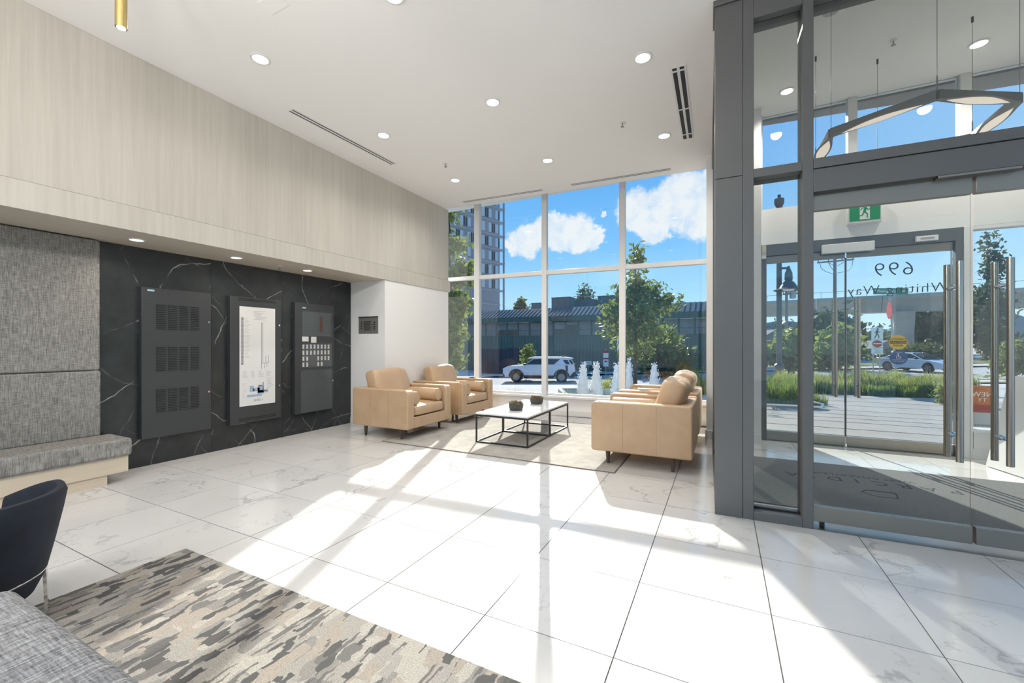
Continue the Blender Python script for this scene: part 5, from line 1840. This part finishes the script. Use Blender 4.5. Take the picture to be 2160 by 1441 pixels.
sh = MB().lathe([(0.0008, 4.36), (0.06, 4.34), (0.12, 4.22), (0.13, 4.06), (0.13, 3.96), (0.11, 3.92), (0.20, 3.82), (0.26, 3.72), (0.30, 3.64), (0.49, 3.575), (0.49, 3.555), (0.27, 3.60), (0.0008, 3.66)], 32, (0.10, -0.40, 0)).build('shade', M['post'], lp, smooth=True)
MB().lathe([(0.0008, 4.48), (0.045, 4.45), (0.05, 4.36), (0.09, 4.33)], 14, (0.10, -0.40, 0)).build('cap', M['post'], sh, smooth=True)
MB().lathe([(0.20, 3.60), (0.16, 3.545), (0.0008, 3.535)], 20, (0.10, -0.40, 0)).build('lens', M['signwhite'], sh, smooth=True)

# utility poles
def upole(px, zc, ytop, r, label, arms, cables):
    xc = px_at(px, zc)
    g0 = gz(xc, zc) - 0.05
    zt = 1.27 + (727.5 - ytop) * zc / 882 - g0
    t = empty('utility_pole', O(xc, zc, g0), YAW, label, 'utility pole', 'utility poles')
    MB().cyl((0, 0, 0), (0, 0, zt), r, r * .8, 14).build('pole', M['pole'], t, smooth=True)
    k_ = zc / 882
    for (pa, ya), (pb, yb) in arms:
        a = ((pa - px) * k_, -0.15, 1.27 + (727.5 - ya) * k_ - g0)
        c_ = ((pb - px) * k_, -0.15, 1.27 + (727.5 - yb) * k_ - g0)
        m = MB().bar(a, c_, 0.12, 0.14)
        m.build('crossarm', M['pole'], t)
        ins = MB()
        for q in (0.02, 0.3, 0.68, 0.98):
            p = Vector(a).lerp(Vector(c_), q)
            ins.cyl(p, p + Vector((0, 0, 0.28)), 0.05, 0.03, 8)
        ins.build('insulators', M['post'], t)
    cb = MB()
    for pts in cables:
        cb.tube([((p - px) * k_, -0.2, 1.27 + (727.5 - q) * k_ - g0) for p, q in pts], 0.022, 5)
    if cables:
        cb.build('cables', M['post'], t)
    return t


upole(1761, 40, 543, 0.16, 'tall weathered utility pole with one crossarm and looping cables', [((1722, 555), (1798, 548))],
      [[(1726, 557), (1729, 567), (1737, 573), (1756, 580)], [(1744, 555), (1750, 566), (1757, 573)], [(1744, 555), (1757, 562)], [(1778, 553), (1763, 562)], [(1795, 551), (1794, 562), (1786, 572), (1763, 577)]])
u2 = upole(1659, 46, 600, 0.17, 'utility pole with a transformer behind the street lamp', [((1655, 612), (1690, 608)), ((1650, 621), (1690, 618))], [])
zz = 1.27 + (727.5 - 640) * 46 / 882 + 1.3
MB().cyl((0.62, -0.1, zz), (0.62, -0.1, zz + 0.95), 0.32, n=18).build('transformer', M['galv'], u2, smooth=True)

# signs beyond the plaza
s1 = simple_sign('crossing_sign', 1850, 20, 2.10, [], 'pedestrian and do-not-enter sign panel on two posts beyond the hedge', two=True, r=0.025)
g0 = s1.location.z
def brd(t, nm, poly, mat, y_):
    return MB().prism([(a, c - g0) for a, c in poly], 'y', y_ - 0.005, y_).build(nm, M[mat], t)
brd(s1, 'white_panel', rect(-0.28, 0.28, 1.52, 2.10), 'signwhite', -0.005)
brd(s1, 'white_panel', rect(-0.28, 0.28, 1.14, 1.50), 'signwhite', -0.005)
brd(s1, 'white_panel', rect(-0.28, 0.28, 0.86, 1.12), 'signwhite', -0.005)
o = brd(s1, 'red_oval', ngon(0, 1.32, 0.24, 0.165), 'red', -0.012)
brd(o, 'white_bar', rect(-0.20, 0.20, 1.30, 1.345), 'signwhite', -0.019).parent = s1
pm = MB()
def lim2(a, b, w):
    pm.bar((a[0], -0.014, a[1] - g0), (b[0], -0.014, b[1] - g0), 0.004, w, (b[1] - a[1], 0, -(b[0] - a[0])))
pm.cyl((0.02, -0.016, 2.02 - g0), (0.02, -0.011, 2.02 - g0), 0.045, n=12)
lim2((0.0, 1.97), (-0.02, 1.80), 0.09); lim2((0.0, 1.95), (0.12, 1.86), 0.035); lim2((0.0, 1.95), (-0.12, 1.84), 0.035)
lim2((-0.02, 1.81), (0.07, 1.70), 0.05); lim2((0.07, 1.70), (0.08, 1.58), 0.045); lim2((-0.03, 1.81), (-0.06, 1.70), 0.05); lim2((-0.06, 1.70), (-0.14, 1.59), 0.045)
pm.build('walking_figure', M['lettering'], s1)
for k in range(3):
    text_mesh('sign_text', ('BICYCLES', 'NO', 'EXCEPTED')[k], 0.07, M['ink'], s1, 0.001, frame_M((0, -0.013, 1.06 - 0.07 * k - g0), (1, 0, 0), (0, 0, 1)))

s2 = simple_sign('street_name_sign', 1893, 17, 3.35, [], 'green street name sign and angled stop sign on a leaning post', r=0.035, tilt=-0.30)
g0 = s2.location.z
kx = 17 / 882
brd(s2, 'name_blade', rect((1841 - 1893) * kx, (1915 - 1893) * kx, 1.27 + (727.5 - 621) * kx, 1.27 + (727.5 - 608) * kx), 'green', -0.02)
text_mesh('sign_text', 'Whiting Way', 0.17, M['signwhite'], s2, 0.001, frame_M(((1868 - 1893) * kx, -0.028, 1.27 + (727.5 - 614.5) * kx - g0), (1, 0, 0), (0, 0, 1)))
text_mesh('sign_text', '600', 0.13, M['signwhite'], s2, 0.001, frame_M(((1904 - 1893) * kx, -0.028, 1.27 + (727.5 - 614.5) * kx - g0), (1, 0, 0), (0, 0, 1)))
stp = MB().prism(ngon(0, 0, 0.37, 0.37, 8, math.pi / 8), 'y', -0.01, 0.0)
stp.v = [tuple(Matrix.Rotation(rad(62), 4, 'Z') @ Vector(v) + Vector(((1873 - 1893) * kx, -0.06, 1.27 + (727.5 - 655) * kx - g0))) for v in stp.v]
stp.build('stop_plate', M['red'], s2)

# steel edging rail by the ornamental grass
k_ = 8.5 / 882
rb0 = O(px_at(1690, 8.45), 8.45, -0.05)
rl = empty('steel_rail', rb0, YAW, 'low stainless steel rail along the grass bed outside the doors', 'rail')
pts = [(-0.85, 0.10, 0.115), (-0.10, 0.0, 0.095), (0.36, -0.10, 0.075), (0.47, 0.05, 0.11), (0.22, 0.28, 0.19)]
for a, c_ in zip(pts[:-1], pts[1:]):
    MB().bar(a, c_, 0.05, 0.035).build('rail_bar', M['chrome'], rl)
for x in (-0.55, 0.05, 0.33):
    MB().box(x - 0.02, x + 0.02, 0.0, 0.03, 0, 0.09).build('rail_foot', M['steel'], rl)

# house roofs and far hills
h = empty('bungalow', O(px_at(1822, 72), 72, -0.9), YAW + rad(20), 'grey roofed house behind the crossing sign', 'house')
MB().box(-4, 4, -3, 3, 0, 1.6).build('walls', pbr('house_wall', (0.16, 0.16, 0.17), .9), h)
MB().prism([(-4.4, 1.55), (4.4, 1.55), (0.4, 2.9)], 'y', -3.4, 3.4).build('roof', pbr('house_roof', (0.20, 0.20, 0.21), .9), h)
h = empty('white_house', O(px_at(1612, 50), 50, -0.9), YAW, 'pale gabled house at the left edge of the street door view', 'house')
MB().box(-3, 1.2, -3, 3, 0, 2.4).build('walls', pbr('pale_wall', (0.36, 0.36, 0.37), .9), h)
MB().prism([(-3.3, 2.4), (1.5, 2.4), (-0.6, 3.9)], 'y', -3.3, 3.3).build('roof', pbr('slate_roof', (0.13, 0.14, 0.16), .9), h)
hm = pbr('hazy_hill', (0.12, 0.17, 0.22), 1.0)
vs, fs = [], []
n = 40
r = random.Random(5)
for i in range(n + 1):
    px = 1150 + 1400 * i / n
    zc = 240
    hh = 9 + 6 * math.sin(i * .55) + r.uniform(-1, 1) + (10 if px > 2050 else 0)
    for q, z in ((0, -4), (0, hh), (40, hh * .9), (40, -4)):
        vs.append(O(px_at(px, zc), zc + q, z))
for i in range(n):
    for j in range(3):
        fs.append((i * 4 + j, (i + 1) * 4 + j, (i + 1) * 4 + j + 1, i * 4 + j + 1))
tag(MB().add(vs, fs).build('hills', hm), kind='structure')
